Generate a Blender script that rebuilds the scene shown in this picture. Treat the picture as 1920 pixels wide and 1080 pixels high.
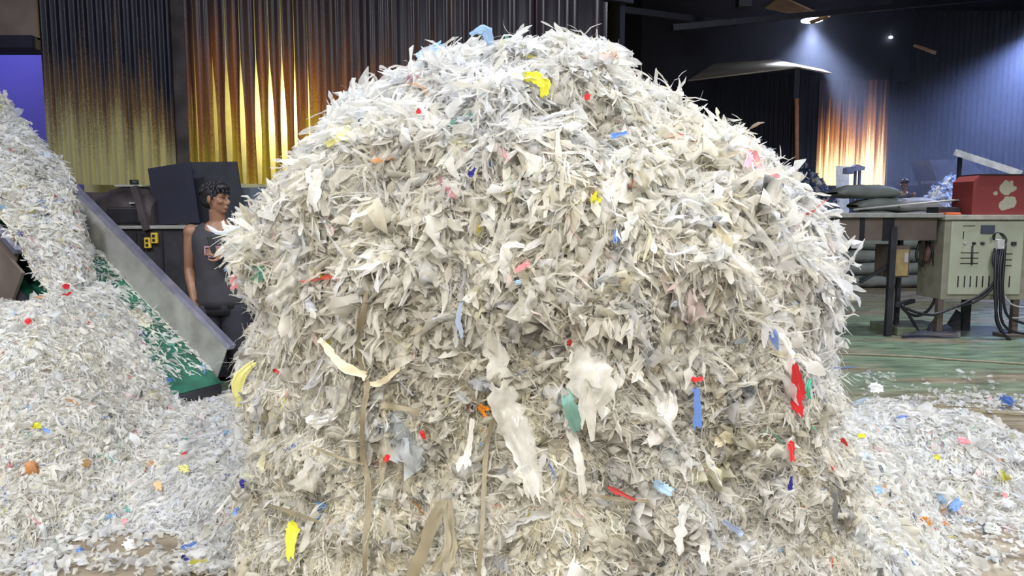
import bpy, bmesh, math
import numpy as np
from mathutils import Vector, Matrix
from mathutils.bvhtree import BVHTree
R = math.radians
rng = np.random.default_rng(11)
for o in list(bpy.data.objects): bpy.data.objects.remove(o)
S = bpy.context.scene
COL = S.collection

# ------------------------------------------------------------ camera
F_PX = 1387.0; TILT = R(6.0); CAM_Z = 1.55
cam = bpy.data.cameras.new('camera'); cam.sensor_width = 36; cam.lens = 36*F_PX/1920
cam.clip_start = .05; cam.clip_end = 200
co = bpy.data.objects.new('camera', cam); COL.objects.link(co)
co.location = (0, 0, CAM_Z); co.rotation_euler = (math.pi/2-TILT, 0, 0)
S.camera = co
# ------------------------------------------------------------ world, exposure
W = bpy.data.worlds.new('world'); S.world = W; W.use_nodes = True
W.node_tree.nodes['Background'].inputs[0].default_value = (.30, .36, .62, 1)
W.node_tree.nodes['Background'].inputs[1].default_value = .16
S.view_settings.view_transform = 'Standard'; S.view_settings.look = 'None'
S.view_settings.exposure = 0.0; S.view_settings.gamma = 1.0
S.view_settings.use_curve_mapping = False
# ------------------------------------------------------------ unseen lamps added to brighten bale and sacks: (location, watts, colour, radius, kind, spot angle)
FILL_LAMPS = [
    ((-1.0, -2.6, 4.6), 390, (1.0, .93, .80)),
    ((.8, -5.0, 3.9), 540, (1.0, .95, .84)),
    ((1.6, -1.2, 5.2), 200, (1.0, .96, .86)),
    ((4.2, 1.8, 5.6), 360, (.86, .91, 1.0)),
    ((-3.6, 1.2, 5.6), 330, (.88, .92, 1.0)),
    ((.6, 3.6, 5.8), 150, (.92, .95, 1.0)),
    ((6.6, 8.6, 6.3), 380, (.90, .94, 1.0)),
]
def light(name, typ, loc, watts, color, size=.3, rot=(0, 0, 0), spot=None, blend=.6):
    l = bpy.data.lights.new(name, typ); l.energy = watts; l.color = color
    if typ == 'AREA': l.shape = 'DISK'; l.size = size
    else: l.shadow_soft_size = size
    if spot: l.spot_size = R(spot); l.spot_blend = blend
    o = bpy.data.objects.new(name, l); COL.objects.link(o); o.location = loc; o.rotation_euler = rot
    return o
for p, w, c in FILL_LAMPS:
    light('added_fill_light', 'AREA', (p[0], p[1], p[2]-.13), w, c, .8)
light('hazy_lamp_light', 'SPOT', (7.15, 18.2, 6.0), 2600, (.70, .78, 1.0), .2, (0, 0, 0), 105, .9)
light('hazy_lamp_light', 'SPOT', (13.3, 21.8, 5.42), 1400, (.70, .78, 1.0), .2, (0, 0, 0), 110, .9)
light('hazy_lamp_light', 'SPOT', (11.7, 16.9, 5.6), 3200, (.45, .56, 1.0), .2, (0, 0, 0), 140, .9)
light('roof_bounce_light', 'POINT', (6.2, 14.9, 5.6), 14, (1.0, .8, .6), .15)
light('yard_lamp_light', 'POINT', (-2.85, 9.75, 2.85), 60, (1.0, .86, .35), .10)
light('yard_lamp_light', 'POINT', (-3.9, 9.9, 2.2), 45, (1.0, .86, .40), .25)
light('yard_lamp_light', 'POINT', (-.8, 11.9, 2.2), 22, (1.0, .70, .22), .25)
light('yard_lamp_light', 'POINT', (9.2, 22.0, 2.9), 520, (1.0, .90, .72), .4)
light('side_bay_light', 'AREA', (-8.2, 11.0, 4.9), 75, (.34, .30, 1.0), 2.0)

def P(px, py, Y):
    """world point on the sight line of a photo pixel at depth Y"""
    u = (px-960)/F_PX; v = (540-py)/F_PX
    c, s = math.cos(TILT), math.sin(TILT)
    d = Vector((u, c+v*s, -s+v*c))
    return Vector((0, 0, CAM_Z)) + d*(Y/d.y)
def ray(px, py):
    d = P(px, py, 1.0)-Vector((0, 0, CAM_Z)); return d.normalized()

# ------------------------------------------------------------ noise
_tab = np.random.default_rng(5).random(4096)
def vnoise(p):
    p = np.asarray(p, float); i = np.floor(p).astype(np.int64); f = p-i; f = f*f*(3-2*f)
    r = 0
    for dx in (0, 1):
        for dy in (0, 1):
            for dz in (0, 1):
                h = ((i[..., 0]+dx)*73856093 ^ (i[..., 1]+dy)*19349663 ^ (i[..., 2]+dz)*83492791) & 4095
                w = (f[..., 0] if dx else 1-f[..., 0])*(f[..., 1] if dy else 1-f[..., 1])*(f[..., 2] if dz else 1-f[..., 2])
                r = r+w*_tab[h]
    return r*2-1
def fbm(p, sc, oc=3):
    p = np.asarray(p, float)*sc; a = 1; r = 0
    for k in range(oc): r = r+a*vnoise(p+k*17.3); p = p*2.1; a *= .5
    return r

# ------------------------------------------------------------ materials
def newmat(name):
    m = bpy.data.materials.new(name); m.use_nodes = True; nt = m.node_tree
    b = nt.nodes['Principled BSDF']; return m, nt, b
def N(nt, t, **k):
    n = nt.nodes.new(t)
    for a, v in k.items(): setattr(n, a, v)
    return n
def simple(name, col, rough=.6, metal=0, var=.25, scale=8, bump=.15, col2=None, spec=.5):
    m, nt, b = newmat(name)
    tc = N(nt, 'ShaderNodeTexCoord'); n = N(nt, 'ShaderNodeTexNoise'); n.inputs['Scale'].default_value = scale; n.inputs['Detail'].default_value = 6
    nt.links.new(tc.outputs['Object'], n.inputs['Vector'])
    r = N(nt, 'ShaderNodeValToRGB'); r.color_ramp.elements[0].position = .3; r.color_ramp.elements[1].position = .7
    c2 = col2 or tuple(min(1, x*(1+var)) for x in col); c1 = tuple(x*(1-var) for x in col) if not col2 else col
    r.color_ramp.elements[0].color = (*c1, 1); r.color_ramp.elements[1].color = (*c2, 1)
    nt.links.new(n.outputs['Fac'], r.inputs[0]); nt.links.new(r.outputs[0], b.inputs['Base Color'])
    b.inputs['Roughness'].default_value = rough; b.inputs['Metallic'].default_value = metal
    b.inputs['Specular IOR Level'].default_value = spec
    if bump:
        bp = N(nt, 'ShaderNodeBump'); bp.inputs['Strength'].default_value = bump; bp.inputs['Distance'].default_value = .02
        nt.links.new(n.outputs['Fac'], bp.inputs['Height']); nt.links.new(bp.outputs[0], b.inputs['Normal'])
    return m
def film_mat(name, attr=True, col=(.8, .8, .75), transl=.35, rough=.35, clear=0.0, gloss=.3):
    """plastic film: diffuse + light passing through + sheen of the film, colour of each shred from its own attribute"""
    m, nt, b = newmat(name); out = nt.nodes['Material Output']
    if attr:
        a = N(nt, 'ShaderNodeVertexColor'); a.layer_name = 'shred'; cs = a.outputs[0]
    else:
        rg = N(nt, 'ShaderNodeRGB'); rg.outputs[0].default_value = (*col, 1); cs = rg.outputs[0]
    nt.links.new(cs, b.inputs['Base Color']); b.inputs['Roughness'].default_value = rough
    b.inputs['Specular IOR Level'].default_value = gloss
    t = N(nt, 'ShaderNodeBsdfTranslucent'); nt.links.new(cs, t.inputs[0])
    mx = N(nt, 'ShaderNodeMixShader'); mx.inputs[0].default_value = transl
    nt.links.new(b.outputs[0], mx.inputs[1]); nt.links.new(t.outputs[0], mx.inputs[2]); last = mx
    if clear:
        tr = N(nt, 'ShaderNodeBsdfTransparent'); m2 = N(nt, 'ShaderNodeMixShader')
        tc = N(nt, 'ShaderNodeTexCoord'); n = N(nt, 'ShaderNodeTexNoise'); n.inputs['Scale'].default_value = 9
        nt.links.new(tc.outputs['Object'], n.inputs['Vector'])
        mr = N(nt, 'ShaderNodeMapRange'); mr.inputs[1].default_value = .3; mr.inputs[2].default_value = .7
        mr.inputs[3].default_value = clear-.2; mr.inputs[4].default_value = clear+.15
        nt.links.new(n.outputs['Fac'], mr.inputs[0]); nt.links.new(mr.outputs[0], m2.inputs[0])
        nt.links.new(mx.outputs[0], m2.inputs[1]); nt.links.new(tr.outputs[0], m2.inputs[2]); last = m2
    nt.links.new(last.outputs[0], out.inputs[0])
    return m
def soot_sheet_mat(name, zlo, zhi, clean, rust, soot, transl=.6, nscale=(7, 7, .55)):
    """translucent roofing sheet, stained: clean low down, rust brown, then black soot with a ragged edge"""
    m, nt, b = newmat(name); out = nt.nodes['Material Output']
    tc = N(nt, 'ShaderNodeTexCoord'); sx = N(nt, 'ShaderNodeSeparateXYZ'); nt.links.new(tc.outputs['Object'], sx.inputs[0])
    mp = N(nt, 'ShaderNodeMapping'); mp.inputs['Scale'].default_value = nscale; nt.links.new(tc.outputs['Object'], mp.inputs[0])
    n = N(nt, 'ShaderNodeTexNoise'); n.inputs['Scale'].default_value = 1; n.inputs['Detail'].default_value = 5; nt.links.new(mp.outputs[0], n.inputs['Vector'])
    n2 = N(nt, 'ShaderNodeTexNoise'); n2.inputs['Scale'].default_value = 60; n2.inputs['Detail'].default_value = 3; nt.links.new(tc.outputs['Object'], n2.inputs['Vector'])
    mr = N(nt, 'ShaderNodeMapRange'); mr.inputs[1].default_value = zlo; mr.inputs[2].default_value = zhi; nt.links.new(sx.outputs[2], mr.inputs[0])
    a1 = N(nt, 'ShaderNodeMath', operation='MULTIPLY_ADD'); nt.links.new(n.outputs['Fac'], a1.inputs[0]); a1.inputs[1].default_value = 1.3; a1.inputs[2].default_value = -.65
    a2 = N(nt, 'ShaderNodeMath', operation='ADD'); nt.links.new(mr.outputs[0], a2.inputs[0]); nt.links.new(a1.outputs[0], a2.inputs[1])
    a3 = N(nt, 'ShaderNodeMath', operation='MULTIPLY_ADD'); nt.links.new(n2.outputs['Fac'], a3.inputs[0]); a3.inputs[1].default_value = .5; a3.inputs[2].default_value = -.25
    a4 = N(nt, 'ShaderNodeMath', operation='ADD'); nt.links.new(a2.outputs[0], a4.inputs[0]); nt.links.new(a3.outputs[0], a4.inputs[1])
    r = N(nt, 'ShaderNodeValToRGB'); e = r.color_ramp.elements
    e[0].position = .12; e[0].color = (*clean, 1); e[1].position = .9; e[1].color = (*soot, 1)
    k = r.color_ramp.elements.new(.5); k.color = (*rust, 1)
    nt.links.new(a4.outputs[0], r.inputs[0]); nt.links.new(r.outputs[0], b.inputs['Base Color'])
    b.inputs['Roughness'].default_value = .32
    t = N(nt, 'ShaderNodeBsdfTranslucent'); nt.links.new(r.outputs[0], t.inputs[0])
    mx = N(nt, 'ShaderNodeMixShader'); mx.inputs[0].default_value = transl
    nt.links.new(b.outputs[0], mx.inputs[1]); nt.links.new(t.outputs[0], mx.inputs[2]); nt.links.new(mx.outputs[0], out.inputs[0])
    return m
def emit_mat(name, col, s):
    m, nt, b = newmat(name); b.inputs['Base Color'].default_value = (*col, 1)
    b.inputs['Emission Color'].default_value = (*col, 1); b.inputs['Emission Strength'].default_value = s; return m

M_shred = film_mat('shredded_film', transl=.45, rough=.4, gloss=.3, clear=.30)
M_core = simple('packed_film', (.50, .47, .38), .7, var=.25, scale=20, bump=.6)
M_clearfilm = film_mat('clear_film', False, (.95, .95, .92), .28, .2, clear=.34, gloss=.5)
M_steel = simple('worn_steel', (.36, .36, .34), .45, .25, .25, 6, .1)
M_railcap = simple('bright_steel', (.50, .50, .66), .26, .8, .2, 14, .2)
M_darksteel = simple('dark_steel', (.045, .045, .055), .5, .4, .4, 5, .15)
M_black = simple('black_rubber', (.015, .015, .02), .45, 0, .3, 8, .05)
M_navy = simple('black_board', (.010, .011, .028), .6, 0, .3, 4, .05)
M_soot = simple('sooty_iron', (.05, .04, .042), .6, .2, .6, 4, .3)
M_brown = simple('brown_board', (.13, .10, .085), .7, 0, .35, 3, .1)
M_taupe = simple('taupe_board', (.19, .15, .13), .8, 0, .25, 3, .05)
M_belt = simple('green_belt', (.012, .09, .055), .5, 0, .5, 7, .15)
M_yellow = simple('yellow_plastic', (.60, .42, .04), .5, 0, .1)
M_strap = simple('strap', (.22, .19, .125), .5, 0, .2, 12, .05)
M_sack = simple('woven_sack', (.21, .23, .21), .6, 0, .15, 3, .12)
M_sackpale = simple('pale_sack', (.42, .41, .42), .6, 0, .2, 3, .12)

# ------------------------------------------------------------ objects
def link(o, parent=None):
    COL.objects.link(o)
    if parent: o.parent = parent; o.matrix_parent_inverse = Matrix.Translation(-Vector(parent.location)) if parent.get('_t') else Matrix()
    return o
def tag(o, label=None, cat=None, group=None, kind=None):
    if label: o['label'] = label
    if cat: o['category'] = cat
    if group: o['group'] = group
    if kind: o['kind'] = kind
    return o
def empty(name, loc, label, cat, group=None, kind=None):
    o = bpy.data.objects.new(name, None); COL.objects.link(o); o.location = loc; o.empty_display_size = .1
    return tag(o, label, cat, group, kind)
def wobj(name, me, mat, parent=None, label=None):
    """mesh given in world coordinates; if parented its local origin is moved to the parent's"""
    if mat: me.materials.append(mat)
    o = bpy.data.objects.new(name, me); COL.objects.link(o)
    if parent:
        root = parent
        off = Vector((0, 0, 0)); q = parent
        while q: off += q.location; q = q.parent
        me.transform(Matrix.Translation(-off)); o.parent = parent
    if label: o['label'] = label
    return o
def recenter(o):
    """top-level mesh: put the origin at the base of the shape"""
    vs = np.array([v.co for v in o.data.vertices]); c = (vs.min(0)+vs.max(0))/2; c[2] = vs[:, 2].min()
    o.data.transform(Matrix.Translation(-Vector(c))); o.location = c; return o
def mesh_np(name, verts, quads, cols=None, smooth=True):
    me = bpy.data.meshes.new(name); nv = len(verts); nf = len(quads); k = quads.shape[1]
    me.vertices.add(nv); me.vertices.foreach_set('co', np.ascontiguousarray(verts, np.float32).ravel())
    me.loops.add(nf*k); me.loops.foreach_set('vertex_index', np.ascontiguousarray(quads, np.int32).ravel())
    me.polygons.add(nf); me.polygons.foreach_set('loop_start', np.arange(0, nf*k, k, dtype=np.int32))
    me.polygons.foreach_set('use_smooth', np.full(nf, smooth))
    me.update(calc_edges=True)
    if cols is not None:
        ca = me.color_attributes.new('shred', 'FLOAT_COLOR', 'POINT')
        c4 = np.ones((nv, 4), np.float32); c4[:, :3] = cols; ca.data.foreach_set('color', c4.ravel())
    me.validate(); return me
def grid_quads(nu, nv, wrap=False):
    i = np.arange(nu-1)[:, None]; j = np.arange(nv if wrap else nv-1)[None]
    j2 = (j+1) % nv
    return np.stack([i*nv+j+0*i, i*nv+j2, (i+1)*nv+j2, (i+1)*nv+j], -1).reshape(-1, 4)

class MB:
    """collects shapes (world coordinates) into one mesh"""
    def __init__(s): s.bm = bmesh.new()
    def box(s, lo, hi, bev=.0, rot=None, piv=None):
        lo = Vector(lo); hi = Vector(hi); r = bmesh.ops.create_cube(s.bm, size=1)
        c = (lo+hi)/2; d = hi-lo
        bmesh.ops.transform(s.bm, matrix=Matrix.Translation(c) @ Matrix.Diagonal((*d, 1)), verts=r['verts'])
        vs = r['verts']
        if bev:
            es = list({e for v in vs for e in v.link_edges})
            g = bmesh.ops.bevel(s.bm, geom=es, offset=bev, segments=2, affect='EDGES', profile=.6); vs = list({v for f in g['faces'] for v in f.verts} | {v for v in vs if v.is_valid})
            if rot:
                seen = set(vs); st = list(vs)
                while st:
                    v = st.pop()
                    for e in v.link_edges:
                        w = e.other_vert(v)
                        if w not in seen: seen.add(w); st.append(w)
                vs = list(seen)
        if rot:
            p = Vector(piv) if piv else c
            bmesh.ops.transform(s.bm, matrix=Matrix.Translation(p) @ rot.to_4x4() @ Matrix.Translation(-p), verts=vs)
        return s
    def beam(s, a, b, w, h, up=(0, 0, 1)):
        a = Vector(a); b = Vector(b); d = (b-a).normalized(); side = d.cross(Vector(up)).normalized(); u = side.cross(d)
        vs = [s.bm.verts.new(p+side*w*i/2+u*h*j/2) for p in (a, b) for i, j in ((-1, -1), (1, -1), (1, 1), (-1, 1))]
        for f in ((0, 1, 2, 3), (7, 6, 5, 4), (0, 4, 5, 1), (1, 5, 6, 2), (2, 6, 7, 3), (3, 7, 4, 0)): s.bm.faces.new([vs[k] for k in f])
        return s
    def prism(s, pts, vec):
        """polygon pts (3d) extruded along vec"""
        a = [s.bm.verts.new(p) for p in pts]; b = [s.bm.verts.new(Vector(p)+Vector(vec)) for p in pts]; n = len(a)
        s.bm.faces.new(a); s.bm.faces.new(b[::-1])
        for i in range(n): s.bm.faces.new((a[i], b[i], b[(i+1) % n], a[(i+1) % n]))
        return s
    def tube(s, pts, rad, seg=10, smooth=0):
        pts = [Vector(p) for p in pts]
        if smooth: pts = catmull(pts, smooth)
        if not hasattr(rad, '__len__'): rr = [rad]*len(pts)
        else: rr = list(np.interp(np.linspace(0, 1, len(pts)), np.linspace(0, 1, len(rad)), rad))
        rings = []; prev = None
        for i, p in enumerate(pts):
            d = (pts[min(i+1, len(pts)-1)]-pts[max(i-1, 0)]).normalized()
            if prev is None: x = d.orthogonal().normalized()
            else: x = (prev-d*prev.dot(d)).normalized()
            prev = x; y = d.cross(x)
            rings.append([s.bm.verts.new(p+(x*math.cos(t)+y*math.sin(t))*rr[i]) for t in np.linspace(0, 2*math.pi, seg, endpoint=False)])
        for a, b in zip(rings, rings[1:]):
            for k in range(seg):
                f = s.bm.faces.new((a[k], a[(k+1) % seg], b[(k+1) % seg], b[k])); f.smooth = True
        s.bm.faces.new(rings[0][::-1]); s.bm.faces.new(rings[-1]); return s
    def ell(s, c, r, rot=None, seg=16):
        g = bmesh.ops.create_uvsphere(s.bm, u_segments=seg, v_segments=max(8, seg*3//4), radius=1)
        m = Matrix.Translation(c) @ (rot.to_4x4() if rot else Matrix()) @ Matrix.Diagonal((*r, 1))
        bmesh.ops.transform(s.bm, matrix=m, verts=g['verts'])
        for v in g['verts']:
            for f in v.link_faces: f.smooth = True
        return s
    def loft(s, rings, caps=True):
        rs = [[s.bm.verts.new(p) for p in r] for r in rings]; n = len(rs[0])
        for a, b in zip(rs, rs[1:]):
            for k in range(n):
                f = s.bm.faces.new((a[k], a[(k+1) % n], b[(k+1) % n], b[k])); f.smooth = True
        if caps: s.bm.faces.new(rs[0][::-1]); s.bm.faces.new(rs[-1])
        return s
    def build(s, name, mat, parent=None, label=None):
        bmesh.ops.recalc_face_normals(s.bm, faces=s.bm.faces)
        me = bpy.data.meshes.new(name); s.bm.to_mesh(me); s.bm.free()
        return wobj(name, me, mat, parent, label)
def catmull(p, n):
    p = [p[0]*2-p[1]]+p+[p[-1]*2-p[-2]]; out = []
    for i in range(1, len(p)-2):
        for k in range(n):
            t = k/n; a, b, c, d = p[i-1:i+3]
            out.append(.5*((2*b)+(c-a)*t+(2*a-5*b+4*c-d)*t*t+(3*b-a-3*c+d)*t**3))
    out.append(p[-2]); return out
def struct(o): o['kind'] = 'structure'; return o
def fbox(lo, hi, name, mat, bev=0): return struct(MB().box(lo, hi, bev).build(name, mat))

# ------------------------------------------------------------ setting
def floor_mat():
    m, nt, b = newmat('wet_concrete')
    tc = N(nt, 'ShaderNodeTexCoord'); mp = N(nt, 'ShaderNodeMapping'); mp.inputs['Scale'].default_value = (.45, 1.6, 1); nt.links.new(tc.outputs['Object'], mp.inputs[0])
    n = N(nt, 'ShaderNodeTexNoise'); n.inputs['Scale'].default_value = 1.2; n.inputs['Detail'].default_value = 8; nt.links.new(mp.outputs[0], n.inputs['Vector'])
    sx = N(nt, 'ShaderNodeSeparateXYZ'); nt.links.new(tc.outputs['Object'], sx.inputs[0])
    mr = N(nt, 'ShaderNodeMapRange'); mr.inputs[1].default_value = 5.6; mr.inputs[2].default_value = 6.6; nt.links.new(sx.outputs[1], mr.inputs[0])
    mr2 = N(nt, 'ShaderNodeMapRange'); mr2.inputs[1].default_value = 14; mr2.inputs[2].default_value = 10; nt.links.new(sx.outputs[1], mr2.inputs[0])
    g = N(nt, 'ShaderNodeMath', operation='MULTIPLY'); nt.links.new(mr.outputs[0], g.inputs[0]); nt.links.new(mr2.outputs[0], g.inputs[1])
    mk = N(nt, 'ShaderNodeMapRange'); mk.inputs[1].default_value = .40; mk.inputs[2].default_value = .52; nt.links.new(n.outputs['Fac'], mk.inputs[0])
    g2 = N(nt, 'ShaderNodeMath', operation='MULTIPLY'); nt.links.new(g.outputs[0], g2.inputs[0]); nt.links.new(mk.outputs[0], g2.inputs[1])
    r = N(nt, 'ShaderNodeValToRGB'); r.color_ramp.elements[0].position = .35; r.color_ramp.elements[1].position = .68
    r.color_ramp.elements[0].color = (.16, .125, .085, 1); r.color_ramp.elements[1].color = (.33, .28, .20, 1)
    n3 = N(nt, 'ShaderNodeTexNoise'); n3.inputs['Scale'].default_value = 6; n3.inputs['Detail'].default_value = 6; nt.links.new(mp.outputs[0], n3.inputs['Vector'])
    nt.links.new(n3.outputs['Fac'], r.inputs[0])
    r2 = N(nt, 'ShaderNodeValToRGB'); r2.color_ramp.elements[0].position = .3; r2.color_ramp.elements[1].position = .7
    r2.color_ramp.elements[0].color = (.09, .13, .085, 1); r2.color_ramp.elements[1].color = (.24, .33, .22, 1); nt.links.new(n3.outputs['Fac'], r2.inputs[0])
    mx = N(nt, 'ShaderNodeMixRGB'); nt.links.new(g2.outputs[0], mx.inputs[0]); nt.links.new(r.outputs[0], mx.inputs[1]); nt.links.new(r2.outputs[0], mx.inputs[2])
    nt.links.new(mx.outputs[0], b.inputs['Base Color'])
    rr = N(nt, 'ShaderNodeMapRange'); rr.inputs[3].default_value = .12; rr.inputs[4].default_value = .5; nt.links.new(n3.outputs['Fac'], rr.inputs[0]); nt.links.new(rr.outputs[0], b.inputs['Roughness'])
    bp = N(nt, 'ShaderNodeBump'); bp.inputs['Strength'].default_value = .25; bp.inputs['Distance'].default_value = .02; nt.links.new(n3.outputs['Fac'], bp.inputs['Height']); nt.links.new(bp.outputs[0], b.inputs['Normal'])
    return m
fbox((-14, -3, -.2), (20, 32, 0), 'floor', floor_mat())
M_wall = simple('dark_wall', (.02, .022, .045), .8, 0, .3, 2, .1)
M_ceil = simple('dark_roof', (.018, .021, .05), .8, 0, .3, 2, .1)
fbox((-14, 31.8, 0), (20, 32, 9), 'wall_back', M_wall)
fbox((19.8, -3, 0), (20, 32, 9), 'wall_right', M_wall)
fbox((-14.2, -3, 0), (-14, 32, 9), 'wall_left', M_wall)
fbox((-14, 5.5, 7.2), (20, 32, 7.4), 'ceiling', M_ceil)
# blue side bay beyond the opening on the left
M_bluewall = simple('blue_wall', (.20, .21, .45), .8, 0, .12, .6, .02)
fbox((-12, 12.6, 0), (-4.7, 12.8, 7), 'wall_side', M_bluewall)
a = P(0, 100, 8.0); fbox((-9.5, 7.75, 3.28), (-4.83, 8.0, 7.2), 'wall_header', M_taupe)
fbox((-9.5, 7.66, 3.18), (-4.83, 8.02, 3.30), 'trim_1', M_navy)

# stained corrugated sheets of the left wall
WL0 = np.array([-4.80, 7.75]); WL1 = np.array([1.55, 10.9])
wdir = (WL1-WL0)/np.linalg.norm(WL1-WL0); wlen = np.linalg.norm(WL1-WL0); wnor = np.array([wdir[1], -wdir[0]])
def wl(s, o=0): q = WL0+wdir*s+wnor*o; return q
def s_at(px):
    u = (px-960)/F_PX   # x = u*(approx) y ignoring tilt term
    return (u*WL0[1]-WL0[0])/(wdir[0]-u*wdir[1])
def sheet(s0, s1, z0, z1, per, amp, off, mat, parent, taper=0.0, tz=(2.0, 3.5), label=None):
    """a corrugated sheet standing on its edge; both edges bow in towards the middle of tz by taper"""
    nu = max(9, int((s1-s0)/per*10)); nv = 26; zz = np.linspace(z0, z1, nv); v = []
    for z in zz:
        k = max(0., math.sin(math.pi*min(1, max(0, (z-tz[0])/(tz[1]-tz[0])))))*taper
        for s in np.linspace(s0+k, s1-k, nu):
            w = s*1.0; d = amp*math.sin(2*math.pi*w/per); q = wl(w, off+d); v.append((q[0], q[1], z))
    v = np.array(v); me = mesh_np('sheet', v, grid_quads(nv, nu)); o = wobj('corrugated_sheet', me, mat, parent, label)
    return o
wallA = struct(empty('wall_corrugated', (WL0[0], WL0[1], 0), 'stained yellow corrugated sheet wall behind the worker', 'wall'))
M_shA = soot_sheet_mat('sheet_pale', 1.9, 3.3, (.50, .47, .24), (.16, .10, .055), (.012, .013, .035), .45)
M_shB = soot_sheet_mat('sheet_amber', 1.5, 3.9, (.42, .33, .04), (.19, .07, .03), (.045, .034, .055), .4)
sA = s_at(338); sB = s_at(356)
zb = 1.82
n = 3
for i in range(n):
    a0 = sA*i/n; sheet(a0-(.03 if i else 0), sA*(i+1)/n, zb, 4.6, .083, .014, .0+.012*(i % 2), M_shA, wallA)
q0 = wl(sA, -.05); q1 = wl(sB, .06)
struct(MB().box((q0[0], q0[1], 0), (q1[0]+.02, q1[1]+.06, 4.7), .01).build('trim_2', M_soot))
edges = [356, 380, 412, 438, 464, 492, 517, 540, 563, 586, 612, 640, 668, 697, 727, 757, 789, 822, 856, 891, 927, 965, 1004, 1045, 1088, 1133]
for i, (e0, e1) in enumerate(zip(edges, edges[1:])):
    tp = .028 if 412 <= e0 <= 540 else (.006 if e0 < 620 else .0)
    s0, s1 = s_at(e0), s_at(e1); w = s1-s0
    lap = -.004 if tp > .01 else (.0 if e0 < 620 else .02)
    sheet(s0-lap, s1+lap, zb-.0, 4.62, w/1.0, .030, .0+.02*(i % 2), M_shB, wallA, taper=tp, tz=(1.55, 3.25))
q0 = wl(sB, .05); q1 = wl(s_at(1045), .05)
struct(MB().beam((q0[0], q0[1], zb-.02), (q1[0], q1[1], zb-.02), .12, .10).build('trim_3', simple('ledge', (.45, .42, .22), .6)))
q0 = wl(0, 0); q1 = wl(wlen, 0)
struct(MB().beam((q0[0], q0[1], .88), (q1[0], q1[1], .88), .12, 1.72).build('wall_plinth', M_soot))
q0 = wl(-.1, .0); q1 = wl(wlen+.2, .0); struct(MB().beam((q0[0], q0[1], 5.85), (q1[0], q1[1], 5.85), .06, 2.7).build('wall_header', M_wall))  # header added to stop the backlight leaking over the sheets
q0 = wl(wlen, -.1); struct(MB().box((q0[0]+.05, q0[1], 0), (q0[0]+.12, q0[1]+1.8, 7.2)).build('trim_10', M_wall))
# pale yard wall standing behind the gaps
q0 = wl(-.3, -1.5); q1 = wl(wlen, -1.5)
struct(MB().beam((q0[0]+.6, q0[1], 2.4), (q1[0], q1[1], 2.4), .1, 4.8).build('wall_yard', simple('pale_plaster', (.75, .72, .45), .8, 0, .1)))

# ------------------------------------------------------------ shreds
def shreds(pts, nor, length, width, droop, outw, cols, jit=.3, K=6, curl=1.2, rs=None, M=3, flow=.6, crum=.45, lift=.12):
    """ribbons of torn film rooted at pts, loosely combed by a flow that neighbours share"""
    rs = rs or rng; n = len(pts)
    tang = np.stack([fbm(pts+k_*31.7, 4.0, 2) for k_ in range(3)], 1)*1.4; tang[:, 2] -= .35
    tang = tang-nor*np.sum(tang*nor, 1)[:, None]*.95
    length = np.broadcast_to(length, n)*(.45+1.0*rs.random(n)); width = np.broadcast_to(width, n)*(.35+1.4*rs.random(n)**2)
    rd = rs.normal(size=(n, 3)); rd -= nor*np.sum(rd*nor, 1)[:, None]
    rd /= np.linalg.norm(rd, axis=1)[:, None]+1e-9
    g = np.array([0, 0, -1.])
    d = rd*(1-flow)+tang*flow+nor*outw*(rs.random((n, 1)))
    d /= np.linalg.norm(d, axis=1)[:, None]
    side = np.cross(d, nor+rs.normal(size=(n, 3))*.5); side /= np.linalg.norm(side, axis=1)[:, None]+1e-9
    p = pts+nor*rs.normal(size=(n, 1))*.006; step = (length/(K-1))[:, None]
    ax = rs.normal(size=(n, 3)); crl = rs.normal(size=(n, 1))*curl
    droop = np.broadcast_to(droop, n)[:, None]
    V = np.empty((n, K, M, 3)); prof = np.clip(np.sin(np.linspace(.12, math.pi-.16, K))*2.0, .28, 1)
    wst = prof[None]*(.45+1.0*rs.random((n, K)))
    fold = rs.normal(size=(n, M))*.5; fold[:, 0] = 0
    tt = np.linspace(-1, 1, M)
    for k in range(K):
        up = np.cross(side, d); w = (wst[:, k]*width)[:, None]/2
        for j in range(M):
            fk = (fold[:, j]+rs.normal(size=n)*crum)[:, None]
            V[:, k, j] = p+side*w*(tt[j]+rs.normal(size=(n, 1))*.18)+up*w*fk+d*w*rs.normal(size=(n, 1))*.35
        p = p+d*step
        d = d+g*droop*(1.0/(K-1))+np.cross(ax, d)*crl/(K-1)*.7+rs.normal(size=(n, 3))*jit*.5
        dn = np.sum(d*nor, 1)[:, None]; d = d-nor*np.where(dn < 0, dn*.8, np.maximum(dn-lift, 0)*.9)
        d /= np.linalg.norm(d, axis=1)[:, None]; side = side-d*np.sum(side*d, 1)[:, None]
        side = side+np.cross(d, side)*rs.normal(size=(n, 1))*.45; side /= np.linalg.norm(side, axis=1)[:, None]+1e-9
    base = (np.arange(n)*K*M)[:, None, None]; q = grid_quads(K, M)[None]
    Q = (base+q).reshape(-1, 4)
    C = np.repeat(cols[:, None], K*M, 1).reshape(-1, 3)
    return V.reshape(-1, 3), Q, C
def merge(parts):
    vs, qs, cs, o = [], [], [], 0
    for v, q, c in parts: vs.append(v); qs.append(q+o); cs.append(c); o += len(v)
    return np.concatenate(vs), np.concatenate(qs), np.concatenate(cs)
ACC = np.array([(.80, .10, .08), (.10, .25, .75), (.25, .50, .85), (.75, .70, .05), (.85, .40, .45), (.03, .04, .06), (.05, .05, .30), (.15, .50, .40), (.80, .35, .10), (.25, .17, .10)])
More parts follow.
